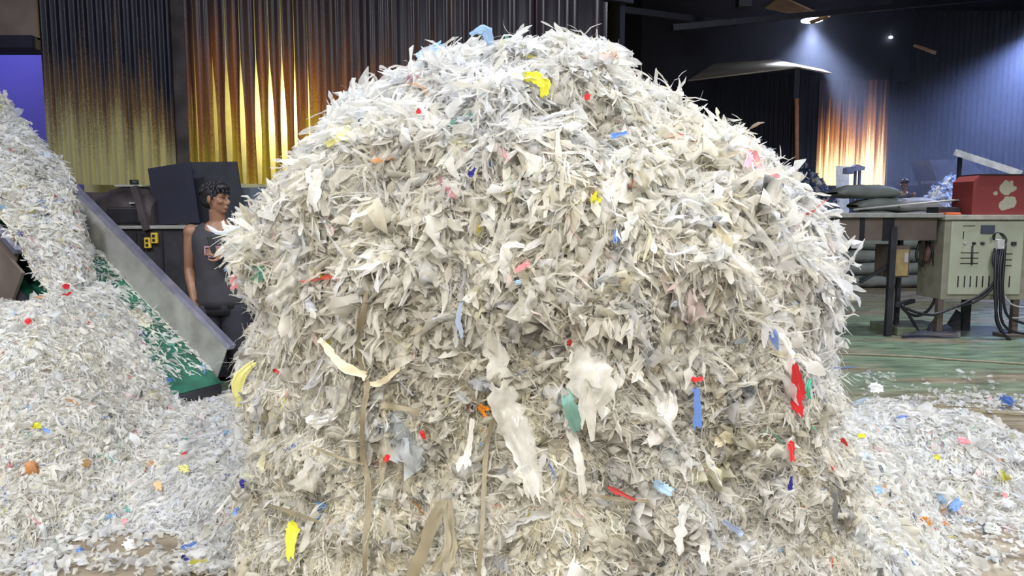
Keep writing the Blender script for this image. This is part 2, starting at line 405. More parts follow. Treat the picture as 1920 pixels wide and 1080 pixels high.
def shred_cols(n, warm, rs=None, acc=.012):
    """film colours: white, cream, yellowish, greyish, a few printed scraps"""
    rs = rs or rng; warm = np.broadcast_to(warm, n)[:, None]
    t = rs.random((n, 1))
    white = np.array([.90, .90, .89]); cream = np.array([.89, .85, .72]); cool = np.array([.84, .86, .90]); tan = np.array([.74, .68, .50])
    c = white*(1-warm)+cream*warm
    k = rs.random(n); c = np.where((k < .16)[:, None], cool*(1-warm*.5)+cream*warm*.5, c); c = np.where((k > .90)[:, None], tan*(.3+.7*warm)+c*(.7-.7*warm), c)
    c = c*(.80+.22*t)
    a = rs.random(n) < acc; c[a] = ACC[rs.integers(0, len(ACC), a.sum())]*.9
    a = rs.random(n) < .02; c[a] = c[a]*.3+ACC[rs.integers(0, 5, a.sum())]*.25+.42
    return np.clip(c, .01, .95)

# ------------------------------------------------------------ the bale
YC = 3.2
SILPY = np.array([96, 104, 122, 162, 200, 290, 340, 390, 450, 500, 600, 700, 850, 1000, 1080, 1200])
SILL = np.array([1010, 960, 835, 695, 630, 575, 520, 458, 425, 410, 432, 432, 436, 412, 405, 400])+48
SILR = np.array([1070, 1110, 1185, 1265, 1340, 1475, 1540, 1585, 1608, 1612, 1612, 1605, 1598, 1625, 1690, 1720])-52
FZ = [0, .5, 1.15, 1.35, 1.55, 1.75, 1.95, 2.1, 2.22, 2.30, 2.36]
FF = [.92, .90, .90, .93, .92, .84, .70, .55, .38, .20, .03]
BB = [.95, .95, .95, .95, .9, .8, .65, .5, .35, .2, .03]
NN = [3.0, 3.0, 3.0, 2.8, 2.6, 2.4, 2.2, 2.1, 2.0, 2.0, 2.0]
c_, s_ = math.cos(TILT), math.sin(TILT)
def proj(p):
    x, y, z = p[..., 0], p[..., 1], p[..., 2]-CAM_Z
    f = y*c_-z*s_; return 960+F_PX*x/f, 540-F_PX*(y*s_+z*c_)/f
ZT = 2.15
def ring(z, L, Rr, th):
    f, b, nn = np.interp(z, FZ, FF), np.interp(z, FZ, BB), np.interp(z, FZ, NN)
    cx, sx = np.cos(th), np.sin(th); e = 2/nn
    X = np.sign(cx)*np.abs(cx)**e*np.where(cx < 0, L, Rr); Y = np.sign(sx)*np.abs(sx)**e*np.where(sx < 0, f, b)
    return X, YC+Y
SILL = SILL+np.interp(SILPY, [120, 290, 390, 470, 600], [0, 36, 34, -2, 0]); SILR = SILR-np.interp(SILPY, [120, 200, 450, 600, 700, 850, 1000, 1080], [0, 30, 44, 50, -8, -24, -30, -50])
XC = lambda z: np.interp(z, [0, 1.4, 2.0, 2.35], [.02, .02, .10, .18])
zs = np.concatenate([np.linspace(-.02, 2.0, 70), np.linspace(2.02, ZT, 26)])
th = np.linspace(-math.pi, math.pi, 300, endpoint=False)
rows = []
for z in zs:
    LR = []
    for sgn, tab in ((-1, SILL), (1, SILR)):
        lo, hi = .01, 2.6
        for _ in range(26):
            m_ = (lo+hi)/2; X, Y = ring(z, m_, m_, th); X = X+XC(z)
            px, py = proj(np.stack([X, Y, np.full_like(X, z)], -1))
            k = np.argmin(px) if sgn < 0 else np.argmax(px); tgt = np.interp(py[k], SILPY, tab)
            over = (px[k] < tgt) if sgn < 0 else (px[k] > tgt)
            if over: hi = m_
            else: lo = m_
        LR.append(m_)
    rows.append(LR)
rows = np.array(rows); ker = np.array([1, 2, 3, 2, 1])/9
rows = np.stack([np.convolve(np.pad(rows[:, k], 2, 'edge'), ker, 'valid') for k in (0, 1)], 1)
V = np.empty((len(zs), len(th), 3))
for i, z in enumerate(zs):
    X, Y = ring(z, rows[i, 0], rows[i, 1], th); V[i] = np.stack([X+XC(z), Y, np.full_like(X, z)], -1)
def surf_normals(V):
    du = np.roll(V, -1, 1)-np.roll(V, 1, 1); dv = np.gradient(V, axis=0)
    n = np.cross(du, dv); return n/(np.linalg.norm(n, axis=-1, keepdims=True)+1e-9)
Nn = surf_normals(V)
up = np.clip((V[..., 2]-1.0)/.6, 0, 1)
disp = .075*fbm(V, 2.4, 3)+.060*fbm(V, 7.0, 3)*(.6+.6*up)-.09*np.clip(fbm(V*[1, 1, 1.3]+3, 5.5, 2)-.30, 0, 1)+(1-up)*.018*np.sin(V[..., 2]*2*math.pi/.17+2.5*fbm(V, 1.5, 2))
disp = disp-.05*np.clip(fbm(V+7, 4.0, 2)-.35, 0, 1)*2.0
disp *= np.clip((ZT+.02-V[..., 2])/.12, .25, 1)
V = V+Nn*disp[..., None]
Nn = surf_normals(V)
core_me = mesh_np('core', V.reshape(-1, 3), grid_quads(len(zs), len(th), True))
bale = empty('plastic_bale', (0, YC, 0), 'huge shaggy bale of cream shredded plastic film with loose film heaped on top', 'bale')
core = wobj('packed_core', core_me, M_core, bale)
bvh = BVHTree.FromPolygons([Vector(v) for v in V.reshape(-1, 3)], [tuple(int(k) for k in q) for q in grid_quads(len(zs), len(th), True)])
def sample_grid(V, Nn, n, wrapc=True, weight=None):
    i = np.arange(V.shape[0]-1); A = np.linalg.norm(np.cross(V[1:, 1:]-V[:-1, :-1], V[1:, :-1]-V[:-1, 1:]), axis=-1)
    if weight is not None: A = A*weight[:-1, :-1]
    pr = A.ravel()/A.sum(); idx = rng.choice(A.size, n, p=pr); a, b = np.unravel_index(idx, A.shape)
    u = rng.random((n, 1)); w = rng.random((n, 1))
    def bl(T): return (T[a, b]*(1-u)*(1-w)+T[a+1, b]*u*(1-w)+T[a, b+1]*(1-u)*w+T[a+1, b+1]*u*w)
    p = bl(V); q = bl(Nn); return p, q/(np.linalg.norm(q, axis=1)[:, None]+1e-9)
toC = np.array([0, 0, CAM_Z])-V; toC /= np.linalg.norm(toC, axis=-1, keepdims=True)
vis = np.clip(np.sum(Nn*toC, -1)+.45, .04, 1)**.5; vis[V[..., 2] > 1.9] = np.maximum(vis[V[..., 2] > 1.9], .5); vis[V[..., 2] < .15] *= .3
def bale_warm(p):
    w = np.clip(.62-.55*p[:, 0]/1.2*np.clip(p[:, 0], 0, 1)-.45*np.clip(p[:, 2]-1.5, 0, 1)+.35*fbm(p, 1.6, 2), 0, 1)  # whiter right side and top: warm and cool lamp light put into the colour
    return w
parts = []
# packed base layer: short folded bits
p, q = sample_grid(V, Nn, 50000, weight=vis)
parts.append(shreds(p, q, .055, .015, .3, .5, shred_cols(len(p), bale_warm(p)+.15), K=5, curl=2.2, jit=.6, flow=.4))
# medium ribbons, hanging more on the upper part
p, q = sample_grid(V, Nn, 56000, weight=vis*(.55+.45*up))
u_ = np.clip((p[:, 2]-.9)/.5, 0, 1)
parts.append(shreds(p+q*.008, q, .075+.05*u_, .013+.004*u_, .5+.5*u_, .5, shred_cols(len(p), bale_warm(p)), K=6, curl=2.0, jit=.5, flow=.6))
# loose long ribbons at the top and on the shoulders
w2 = vis*np.clip((V[..., 2]-.95)/.3, 0.02, 1)
p, q = sample_grid(V, Nn, 20000, weight=w2)
parts.append(shreds(p+q*.012, q, .15, .017, .9, .45, shred_cols(len(p), bale_warm(p)-.1, acc=.006), K=9, curl=1.6, jit=.45, flow=.65))
# fine threads
p, q = sample_grid(V, Nn, 46000, weight=vis)
parts.append(shreds(p+q*.014, q, .09, .003, .5, .7, shred_cols(len(p), bale_warm(p)), K=7, curl=2.6, jit=.5, M=2, lift=.5))
# broad crumpled flakes
p, q = sample_grid(V, Nn, 9000, weight=vis*(.35+.65*up))
parts.append(shreds(p+q*.004, q, .11, .045, .7, .3, shred_cols(len(p), bale_warm(p)-.12, acc=.004), K=9, curl=1.4, jit=.5, M=6, crum=.4))
# larger torn sheets draped over the middle
w3 = vis*np.exp(-((V[..., 2]-1.2)/.40)**2)*np.exp(-((V[..., 0]-.15)/.7)**4)
p, q = sample_grid(V, Nn, 750, weight=w3)
parts.append(shreds(p+q*.02, q, .17, .050, 1.6, .30, shred_cols(len(p), bale_warm(p)-.1, acc=.0), K=14, curl=.9, jit=.22, M=8, crum=.16, flow=.5))
v, qd, c = merge(parts)
keep = v[:, 2] < .004; v[keep, 2] = .004+rng.random(keep.sum())*.01
tag(wobj('shredded_film', mesh_np('shreds', v, qd, c), M_shred, bale), kind='stuff')

def onbale(px, py, off=.07):
    d = ray(px, py); h = bvh.ray_cast(Vector((0, 0, CAM_Z)), d)
    for _ in range(14):
        if h[0] is not None: break
        px += 7 if px < 960 else -7; d = ray(px, py); h = bvh.ray_cast(Vector((0, 0, CAM_Z)), d)
    if h[0] is None:
        pt = Vector((0, 0, CAM_Z))+d*((YC-.3)/d.y); return pt
    n = h[1] if h[1].dot(d) < 0 else -h[1]
    return h[0]-d*off*.6+n*off*.4
def ribbon(pts, widths, crumple=.3, seed=0, nw=9, sub=7, twist=0.0, face=None):
    """one torn piece of film through pts (3d): pleated along its length, ragged at its ends"""
    r = np.random.default_rng(seed); P_ = catmull([Vector(p) for p in pts], sub)
    n = len(P_); ws = np.interp(np.linspace(0, 1, n), np.linspace(0, 1, len(widths)), widths)
    V_ = np.empty((n, nw, 3)); fold = r.normal(size=nw)*.5; drift = r.normal(size=nw)*.25; tear = r.normal(size=(2, nw))
    for i, p in enumerate(P_):
        d = (P_[min(i+1, n-1)]-P_[max(i-1, 0)]).normalized()
        view = (Vector((0, 0, CAM_Z))-p).normalized() if face is None else Vector(face)
        side = d.cross(view); side = side.normalized() if side.length > 1e-6 else Vector((1, 0, 0))
        if twist: side = Matrix.Rotation(twist*math.sin(i*.7+seed), 3, d) @ side
        u = side.cross(d); e0, e1 = 1+r.normal()*.16, 1+r.normal()*.16; fold = fold*.9+r.normal(size=nw)*.16
        for j in range(nw):
            t = j/(nw-1)*2-1; w = ws[i]/2*t*(e0 if t < 0 else e1)
            q = p+side*w-u*(ws[i]*crumple*(.55*fold[j]+.06*r.normal()))
            if i in (0, n-1): q = q+d*ws[i]*.28*tear[0 if i == 0 else 1, j]*(min(1, crumple*4))
            V_[i, j] = q
    return mesh_np('film', V_.reshape(-1, 3), grid_quads(n, nw))
solid = {}
def filmcol(c, transl=.3):
    k = (c, transl)
    if k not in solid: solid[k] = film_mat('film_%d' % len(solid), False, c, transl, .4)
    return solid[k]
YEL = (.76, .74, .06); RED = (.72, .04, .05); BLU = (.16, .30, .78); LBL = (.42, .62, .88); PNK = (.85, .35, .40); NAV = (.04, .04, .30)
ORG = (.88, .30, .03); WHT = (.93, .93, .93); CRM = (.70, .64, .47); GRN = (.08, .42, .30); GRY = (.20, .22, .24); DRD = (.40, .04, .04); LYE = (.80, .78, .30); TEAL = (.20, .38, .34)
def scrap(name, path, widths, col, label, off=.075, crumple=.3, transl=.3, parent=None, twist=0, surf=None):
    f = surf or onbale
    if label and any(k_ in label for k_ in ('pale blue film sheet', 'light blue strip on the left', 'pink film strip', 'curved pink', 'faded red strip', 'against the conveyor', 'beside the steel wall', 'top edge of the left heap', 'beside the bale', 'black splinter', 'foot of the conveyor', 'higher red scrap')): off += .09
    pts = [f(x, y, off) for x, y in path]; k = len(bpy.data.objects)
    me = ribbon(pts, widths, crumple, k, twist=twist); o = wobj(name, me, filmcol(col, transl) if isinstance(col, tuple) else col, parent)
    if parent is None:
        recenter(o); tag(o, label, 'scrap', 'plastic scraps')
    elif label: o['label'] = label
    return o
m = .0017  # about one photo pixel at the bale's face, in metres
# drapes of film hanging from the bale: parts of it
for i, (path, ws, col, lab) in enumerate([
    ([(1402, 560), (1425, 610), (1450, 650), (1475, 690)], [18, 36, 40, 8], WHT, 'long white film tongue'),
    ([(1245, 700), (1232, 745), (1215, 795), (1205, 808)], [52, 50, 44, 26], WHT, 'broad white film flap'),
    ([(1090, 550), (1100, 620), (1110, 700), (1120, 775)], [30, 62, 80, 54], M_clearfilm, None),
    ([(940, 700), (965, 780), (990, 850), (1015, 925)], [44, 62, 52, 34], M_clearfilm, None),
    ([(900, 590), (905, 640), (925, 700), (930, 735)], [22, 40, 46, 20], M_clearfilm, None),
    ([(1072, 730), (1068, 800), (1075, 860), (1080, 925)], [16, 20, 16, 14], M_clearfilm, None),
    ([(1020, 560), (1040, 600), (1060, 650)], [20, 46, 18], M_clearfilm, None),
    ([(980, 470), (965, 460), (955, 480), (958, 500)], [6, 14, 20, 10], WHT, None),
    ([(885, 400), (868, 415), (850, 435)], [30, 34, 16], WHT, None),
    ([(1320, 440), (1340, 470), (1352, 510)], [22, 34, 20], CRM, None),
    ([(430, 580), (426, 640), (421, 700)], [8, 6, 5], WHT, None),
    ([(870, 780), (876, 830), (872, 880)], [8, 10, 34], WHT, None),
    ([(1330, 840), (1345, 815), (1370, 815)], [10, 26, 12], CRM, None),
    ([(1300, 970), (1310, 1010), (1318, 1045)], [10, 22, 20], WHT, None),
    ([(1610, 548), (1622, 565), (1628, 580)], [20, 22, 8], WHT, None),
    ([(590, 800), (600, 790), (640, 775)], [10, 26, 34], WHT, None),
    ([(950, 400), (905, 520), (870, 560)], [20, 30, 14], M_clearfilm, None),
    ([(1170, 300), (1150, 350), (1120, 420)], [30, 50, 24], M_clearfilm, None),
    ([(770, 540), (800, 530), (835, 520)], [10, 34, 22], M_clearfilm, None)]):
    scrap('hanging_film', path, [w*m for w in ws], col, lab, off=.085, parent=bale, crumple=.6)
# strapping bands
for path, ws, lab in [
    ([(700, 545), (690, 580), (686, 640), (690, 700), (687, 780), (690, 860), (697, 930), (694, 1010), (697, 1075)], [5, 13, 11, 13, 9, 10, 12, 11, 5], 'long grey-brown strap hanging loose down the face'),
    ([(922, 790), (915, 850), (905, 920), (898, 990), (886, 1080)], [12, 9, 8, 8, 7], None),
    ([(612, 632), (622, 655), (650, 680), (688, 692)], [8, 12, 18, 14], 'cream strap loop'),
    ([(693, 704), (720, 700), (752, 682)], [6, 14, 6], 'cream strap loop'),
    ([(724, 765), (745, 770), (790, 778)], [14, 10, 10], None),
    ([(595, 850), (640, 862), (690, 875)], [5, 6, 4], None),
    ([(490, 930), (540, 945), (620, 975)], [4, 8, 6], None),
    ([(845, 945), (830, 980), (780, 1078)], [14, 26, 22], 'grey-brown folded strap bundle low on the face'),
    ([(852, 945), (845, 1010), (838, 1078)], [12, 22, 18], None),
    ([(840, 950), (838, 1000), (825, 1078)], [4, 13, 14], None),
    ([(1100, 938), (1150, 945), (1215, 948)], [5, 8, 6], None),
    ([(715, 840), (726, 870), (732, 890)], [6, 16, 8], None),
    ([(632, 690), (632, 720), (630, 735)], [3, 6, 3], None)]:
    cream = lab and 'cream' in lab
    scrap('strap', path, [w*m for w in ws], CRM if cream else M_strap, lab if cream else None, off=.10, crumple=.10, parent=bale, transl=.1, twist=.25)
# coloured scraps caught in the bale: (path, widths in photo px, colour, label)
for path, ws, col, lab in [
    ([(978, 145), (1005, 165), (1035, 188)], [12, 22, 12], YEL, 'bright yellow film scrap high on the bale just under its crest'),
    ([(1118, 350), (1112, 368), (1106, 386)], [3, 12, 6], YEL, 'small bright yellow scrap in the middle of the bale right of the dark blue one'),
    ([(825, 96), (848, 98), (870, 108)], [14, 18, 6], LBL, 'pale blue film sheet on the bale crest, the higher of two'),
    ([(757, 124), (777, 132), (800, 136)], [16, 18, 6], LBL, 'pale blue film sheet on the left slope of the bale crest, the lower of two'),
    ([(672, 240), (655, 262), (638, 284)], [5, 9, 12], LYE, 'dull yellow film scrap on the upper left slope of the bale'),
    ([(888, 326), (900, 324), (910, 328)], [6, 9, 4], NAV, 'small dark blue scrap in the middle of the upper bale'),
    ([(1152, 278), (1160, 270), (1170, 264)], [5, 10, 5], BLU, 'small blue scrap on the upper right part of the bale'),
    ([(1355, 315), (1385, 322), (1405, 340), (1413, 360)], [12, 14, 13, 7], PNK, 'curved pink film scrap on the right shoulder of the bale'),
    ([(1096, 186), (1101, 182), (1106, 180)], [6, 12, 6], RED, 'small red scrap under the crest right of the bright yellow one'),
    ([(770, 228), (773, 234), (774, 240)], [5, 8, 4], RED, 'tiny red scrap on the upper left of the bale below the pale blue sheets'),
    ([(432, 492), (448, 493), (464, 494)], [7, 8, 6], LBL, 'light blue strip on the left edge of the bale'),
    ([(440, 534), (462, 528), (482, 518)], [12, 14, 6], PNK, 'pink film strip on the left edge of the bale'),
    ([(445, 745), (468, 722), (496, 695)], [10, 24, 10], LYE, 'large yellow film scrap low on the left edge of the bale'),
    ([(880, 738), (884, 755), (890, 768)], [6, 12, 20], ORG, 'orange scrap tied in the lower middle of the bale'),
    ([(1293, 712), (1299, 745), (1300, 778)], [12, 9, 14], BLU, 'blue vertical strip beside the broad white flap'),
    ([(1470, 680), (1485, 720), (1480, 745), (1488, 770)], [6, 26, 24, 14], RED, 'large red film scrap on the right side of the bale'),
    ([(1495, 712), (1497, 726), (1499, 740)], [7, 9, 5], GRN, 'small green scrap against the large red one'),
    ([(1075, 735), (1080, 760), (1088, 785)], [16, 24, 16], TEAL, 'dull green film scrap behind a clear drape low on the bale'),
    ([(1066, 622), (1069, 616), (1073, 612)], [6, 9, 5], RED, 'small red scrap at the centre of the bale above the clear drape'),
    ([(1303, 693), (1305, 690), (1308, 687)], [7, 9, 6], RED, 'tiny red scrap above the blue vertical strip'),
    ([(540, 692), (542, 688), (543, 682)], [4, 7, 4], DRD, 'tiny dark red scrap on the left of the bale near the yellow scrap'),
    ([(797, 799), (802, 798), (808, 798)], [6, 7, 6], RED, 'tiny red scrap right of the long hanging strap'),
    ([(735, 875), (740, 870), (748, 864)], [7, 12, 6], RED, 'red scrap just right of the long hanging strap, low down'),
    ([(562, 985), (560, 1010), (556, 1040)], [8, 22, 12], YEL, 'yellow film scrap at the bottom left of the bale'),
    ([(430, 970), (438, 972), (446, 972)], [10, 16, 8], BLU, 'blue scrap at the bottom left corner of the bale'),
    ([(452, 912), (456, 908), (460, 904)], [7, 10, 5], NAV, 'dark blue scrap at the bottom left corner of the bale above the blue one'),
    ([(1225, 880), (1240, 900), (1258, 925)], [8, 18, 12], LBL, 'light blue torn strip low on the right half of the bale'),
    ([(1470, 820), (1473, 838), (1478, 856)], [7, 12, 6], RED, 'faded red strip low on the right side of the bale'),
    ([(1565, 842), (1567, 848), (1571, 855)], [5, 9, 4], DRD, 'tiny dark red scrap at the right edge of the bale'),
    ([(1553, 915), (1558, 935), (1558, 960)], [4, 9, 6], GRY, 'dark grey strip at the lower right edge of the bale'),
    ([(1408, 700), (1405, 720), (1408, 750)], [14, 22, 10], GRY, 'grey film scrap between the white flap and the red scrap'),
    ([(858, 560), (861, 590), (864, 612)], [5, 10, 6], (.45, .55, .75), 'faint blue strip in the centre left of the bale'),
    ([(975, 497), (985, 493), (990, 492)], [6, 12, 8], PNK, 'pink scrap in the hollow at the centre of the bale'),
    ([(985, 516), (990, 515), (996, 513)], [5, 8, 5], LBL, 'small light blue scrap in the hollow at the centre of the bale'),
    ([(1168, 446), (1171, 440), (1173, 436)], [6, 9, 6], BLU, 'small blue scrap right of centre of the bale'),
    ([(1363, 655), (1374, 655), (1386, 656)], [5, 9, 5], GRY, 'tiny black scrap in the dark hollow on the right of the bale'),
    ([(1190, 950), (1155, 925), (1150, 922)], [4, 9, 5], DRD, 'dark red scrap low on the bale, centre right'),
    ([(1345, 965), (1360, 985), (1375, 1010)], [8, 12, 6], (.40, .48, .68), 'grey blue strip at the bottom right of the bale'),
    ([(1470, 880), (1472, 890), (1474, 898)], [5, 8, 4], NAV, 'tiny dark blue scrap below the faded red strip')]:
    scrap('plastic_scrap', path, [w*m*1.1 for w in ws], col, lab, off=.125, transl=.2)

# ------------------------------------------------------------ conveyor
F0 = Vector((-1.91, 4.90, .64)); F1 = Vector((-4.60, 6.21, 2.74)); acr = Vector((F1.y-F0.y, -(F1.x-F0.x), 0)).normalized()  # from near side to far side
if acr.y < 0: acr = -acr
BW = .75; dirc = (F1-F0).normalized(); upc = acr.cross(dirc); upc = upc if upc.z > 0 else -upc
conv = empty('conveyor', (F0.x, F0.y, 0), 'inclined steel conveyor with green belt loaded with shredded plastic', 'conveyor')
def cpt(s, c, h=0):  # s metres up the conveyor, c metres from far wall to the near side, h above the rail line
    return F0+dirc*s-acr*c+upc*h
LEN = (F1-F0).length; D = .34
for c0, nm in ((0, 'far'), (BW, 'near')):
    w0 = 1.15 if c0 else 0
    w = MB().prism([cpt(w0, c0), cpt(LEN, c0), cpt(LEN, c0, -D), cpt(w0-.05, c0, -D)], -acr*.008 if c0 else acr*.008)
    w.build('side_wall', M_steel if c0 == 0 else M_brown, conv)
    MB().beam(cpt(w0-.02, c0, .005)+acr*(.02 if not c0 else -.02), cpt(LEN, c0, .005)+acr*(.02 if not c0 else -.02), .05, .035, up=upc).build('rail', M_railcap, conv, 'bright worn steel edge')
MB().beam(cpt(.25, BW+.012, -D+.08), cpt(1.2, BW+.012, -D+.08), .02, .10, up=upc).build('edge_strip', M_darksteel, conv)
MB().beam(cpt(-.1, BW/2, -D+.10), cpt(LEN, BW/2, -D+.10), BW-.02, .012, up=upc).build('belt', M_belt, conv)
MB().tube([cpt(-.08, 0.02, -D+.04), cpt(-.08, BW-.02, -D+.04)], .06, 20).build('roller', M_darksteel, conv)
for s in (.5, 2.2):
    for c0 in (.0, BW):
        t = cpt(s, c0, -D); MB().box((t.x-.03, t.y-.03, 0), (t.x+.03, t.y+.03, t.z+.02)).build('leg', M_soot, conv)
a_, b_ = cpt(.75, BW+.02, -D+.05), cpt(LEN, BW+.02, -D+.05)
MB().prism([cpt(1.0, BW+.03, -.06), cpt(LEN, BW+.03, -.06), cpt(LEN, BW+.03, -.75), cpt(1.0, BW+.03, -.75)], -acr*.02).build('side_board', M_brown, conv)
MB().beam(cpt(1.0, BW+.07, -.42), cpt(LEN, BW+.07, -.42), .05, .05, up=upc).build('brace', M_soot, conv)
# load on the belt
ns, nc = 90, 40; S_ = np.linspace(.05, LEN, ns); C_ = np.linspace(0.0, BW, nc)
HV = np.empty((ns, nc, 3)); hh = np.empty((ns, nc))
for i, s in enumerate(S_):
    for j, c0 in enumerate(C_):
        t = s/LEN; cc = c0/BW
        fill = np.interp(t, [0, .10, .2, .32, .45, 1], [-.02, .0, .14, .26, .30, .32])
        far = np.interp(t, [0, .16, .28, .42, .5, 1], [1.0, .86, .36, .04, 0, 0])  # share of the width left bare beside the far wall
        k = min(1, max(0, (cc-far)/.28+.0)) if far > 0 else 1
        hh[i, j] = (-D+.105)+fill*k+(.05*math.sin(math.pi*cc) if t > .4 else 0)
        HV[i, j] = cpt(s, c0, hh[i, j])
nse = fbm(HV, 5, 3)*.05; HV += np.array(upc)*(nse*np.clip((hh+D-.1)/.1, 0, 1))[..., None]
def gridn(V):
    n = np.cross(np.gradient(V, axis=1), np.gradient(V, axis=0)); n /= np.linalg.norm(n, axis=-1, keepdims=True)+1e-9
    if n[..., 2].mean() < 0: n = -n
    return n
def heap(name, V, label, counts, warm, size=1.0, mat=M_shred, acc=.02, base=M_core, thin=None, cat='heap', tint=None):
    """a loose heap: ground mesh under it plus shreds, joined in one object"""
    Nn_ = gridn(V); pr = []
    for n_, L_, W_, dr, ow, K_ in counts:
        wgt = thin if thin is not None else None
        p, q = sample_grid(V, Nn_, n_, weight=wgt)
        cl = shred_cols(len(p), warm+.25*fbm(p, 1.2, 2), acc=acc)
        if tint is not None: cl = tint(cl, p)
        pr.append(shreds(p+q*.006, q, L_*size, W_*size, dr, ow, cl, K=K_, curl=1.6))
    v, qd, c = merge(pr); low = v[:, 2] < .004; v[low, 2] = .004+.012*rng.random(low.sum())
    me = mesh_np(name, v, qd, c); o = wobj(name, me, mat); recenter(o)
    tag(o, label, cat, None, 'stuff')
    b = mesh_np(name, V.reshape(-1, 3), grid_quads(*V.shape[:2])); wobj('packed_layer', b, base, o)
    return o
load_w = np.clip((hh+D-.1)/.08, .10, 1)
heap('shredded_plastic_heap', HV, 'white shredded plastic piled on the conveyor belt', [(14000, .055, .017, .5, .35, 5), (10000, .09, .016, .8, .3, 6), (6000, .08, .004, .8, .6, 6), (900, .08, .045, .8, .3, 6)], .25, thin=load_w)
core_b = None
# left heap on the floor
nx, ny = 130, 90; X_ = np.linspace(-4.9, -1.0, nx); Y_ = np.linspace(2.6, 5.0, ny); G = np.zeros((ny, nx, 3)); G[..., 0] = X_[None]; G[..., 1] = Y_[:, None]
capx = np.interp(X_, [-4.9, -3.6, -3.0, -2.75, -2.35, -2.1, -1.8, -1.4, -1.0], [.8, .92, .96, 1.02, .52, .28, .26, .36, .40])[None]
toe = np.interp(X_, [-4.9, -2.25, -2.0, -1.45, -1.0], [2.5, 3.0, 3.45, 3.38, 3.0])[None]+.12*fbm(np.stack([X_, X_*0, X_*0], -1), 2.5, 3)[None]
rise = (G[..., 1]-toe)*np.interp(X_, [-4.9, -2.6, -2.0, -1], [.70, .85, .70, .62])[None]
kk = .12; hgt = -kk*np.log(np.exp(-np.clip(rise, -2, 4)/kk)+np.exp(-capx/kk))
G[..., 2] = hgt+.045*fbm(G[..., :3]*[1, 1, 0], 3.5, 3)*np.clip(hgt*3, 0, 1)+.012
G[..., 2] = np.where(hgt < 0, .0, np.maximum(G[..., 2], .001))
lw = np.where(hgt > -.04, 1., .0); lw = lw*np.interp(proj(G)[0], [-250, -80, 500], [.05, 1, 1])
heap('shredded_plastic_heap', np.where((hgt < 0)[..., None], G*[1, 1, 0]-[0, 0, .004], G), 'wide heap of white plastic shreds on the floor left of the bale', [(30000, .05, .016, .5, .35, 5), (22000, .075, .014, .8, .3, 6), (14000, .08, .0035, .8, .6, 6), (2600, .07, .04, .6, .3, 6)], .18, thin=lw, base=M_core, acc=.014)
bvhL = BVHTree.FromPolygons([Vector(v) for v in G.reshape(-1, 3)], [tuple(int(k) for k in q) for q in grid_quads(ny, nx)])
bvhC = BVHTree.FromPolygons([Vector(v) for v in HV.reshape(-1, 3)], [tuple(int(k) for k in q) for q in grid_quads(ns, nc)])
# right heap
nx, ny = 80, 70; X_ = np.linspace(.9, 4.1, nx); Y_ = np.linspace(2.6, 5.6, ny); G2 = np.zeros((ny, nx, 3)); G2[..., 0] = X_[None]; G2[..., 1] = Y_[:, None]
def bump(cx, cy, rx, ry, h, G): 
    r = ((G[..., 0]-cx)/rx)**2+((G[..., 1]-cy)/ry)**2; return h*np.clip(1-r, 0, 1)**.8
h2 = np.maximum.reduce([bump(2.35, 4.3, .80, .68, .36, G2), bump(1.7, 4.1, .5, 1.0, .42, G2), bump(1.40, 3.0, .38, .6, .30, G2), bump(2.7, 4.25, .55, .5, .24, G2), bump(1.9, 4.9, .6, .4, .2, G2)])
h2 = h2+np.where(h2 > .02, .05*fbm(G2, 4, 3)*np.clip(h2*5, 0, 1), 0)
G2[..., 2] = np.where(h2 > .005, np.maximum(h2, .003), -.004)
heap('shredded_plastic_heap', G2, 'low heap of white plastic shreds on the floor right of the bale', [(15000, .055, .017, .5, .35, 5), (12000, .085, .016, .8, .3, 6), (8000, .09, .004, .8, .6, 6), (1500, .09, .045, .6, .3, 6)], .12, thin=np.where(np.maximum.reduce([h2, np.roll(h2, 1, 0), np.roll(h2, -1, 0), np.roll(h2, 1, 1), np.roll(h2, -1, 1), np.roll(h2, -2, 0)]) > .004, 1., 0.), acc=.018)
bvhR = BVHTree.FromPolygons([Vector(v) for v in G2.reshape(-1, 3)], [tuple(int(k) for k in q) for q in grid_quads(ny, nx)])
def onheap(px, py, off=.05):
    d = ray(px, py); o = Vector((0, 0, CAM_Z)); best = None
    for b in (bvhL, bvhC, bvhR):
        h = b.ray_cast(o, d)
        if h[0] is not None and h[0].z > 0 and (best is None or h[3] < best[3]): best = h
    if best is None: return o+d*((CAM_Z-.02)/-d.z)
    return best[0]-d*off
mm = .0027
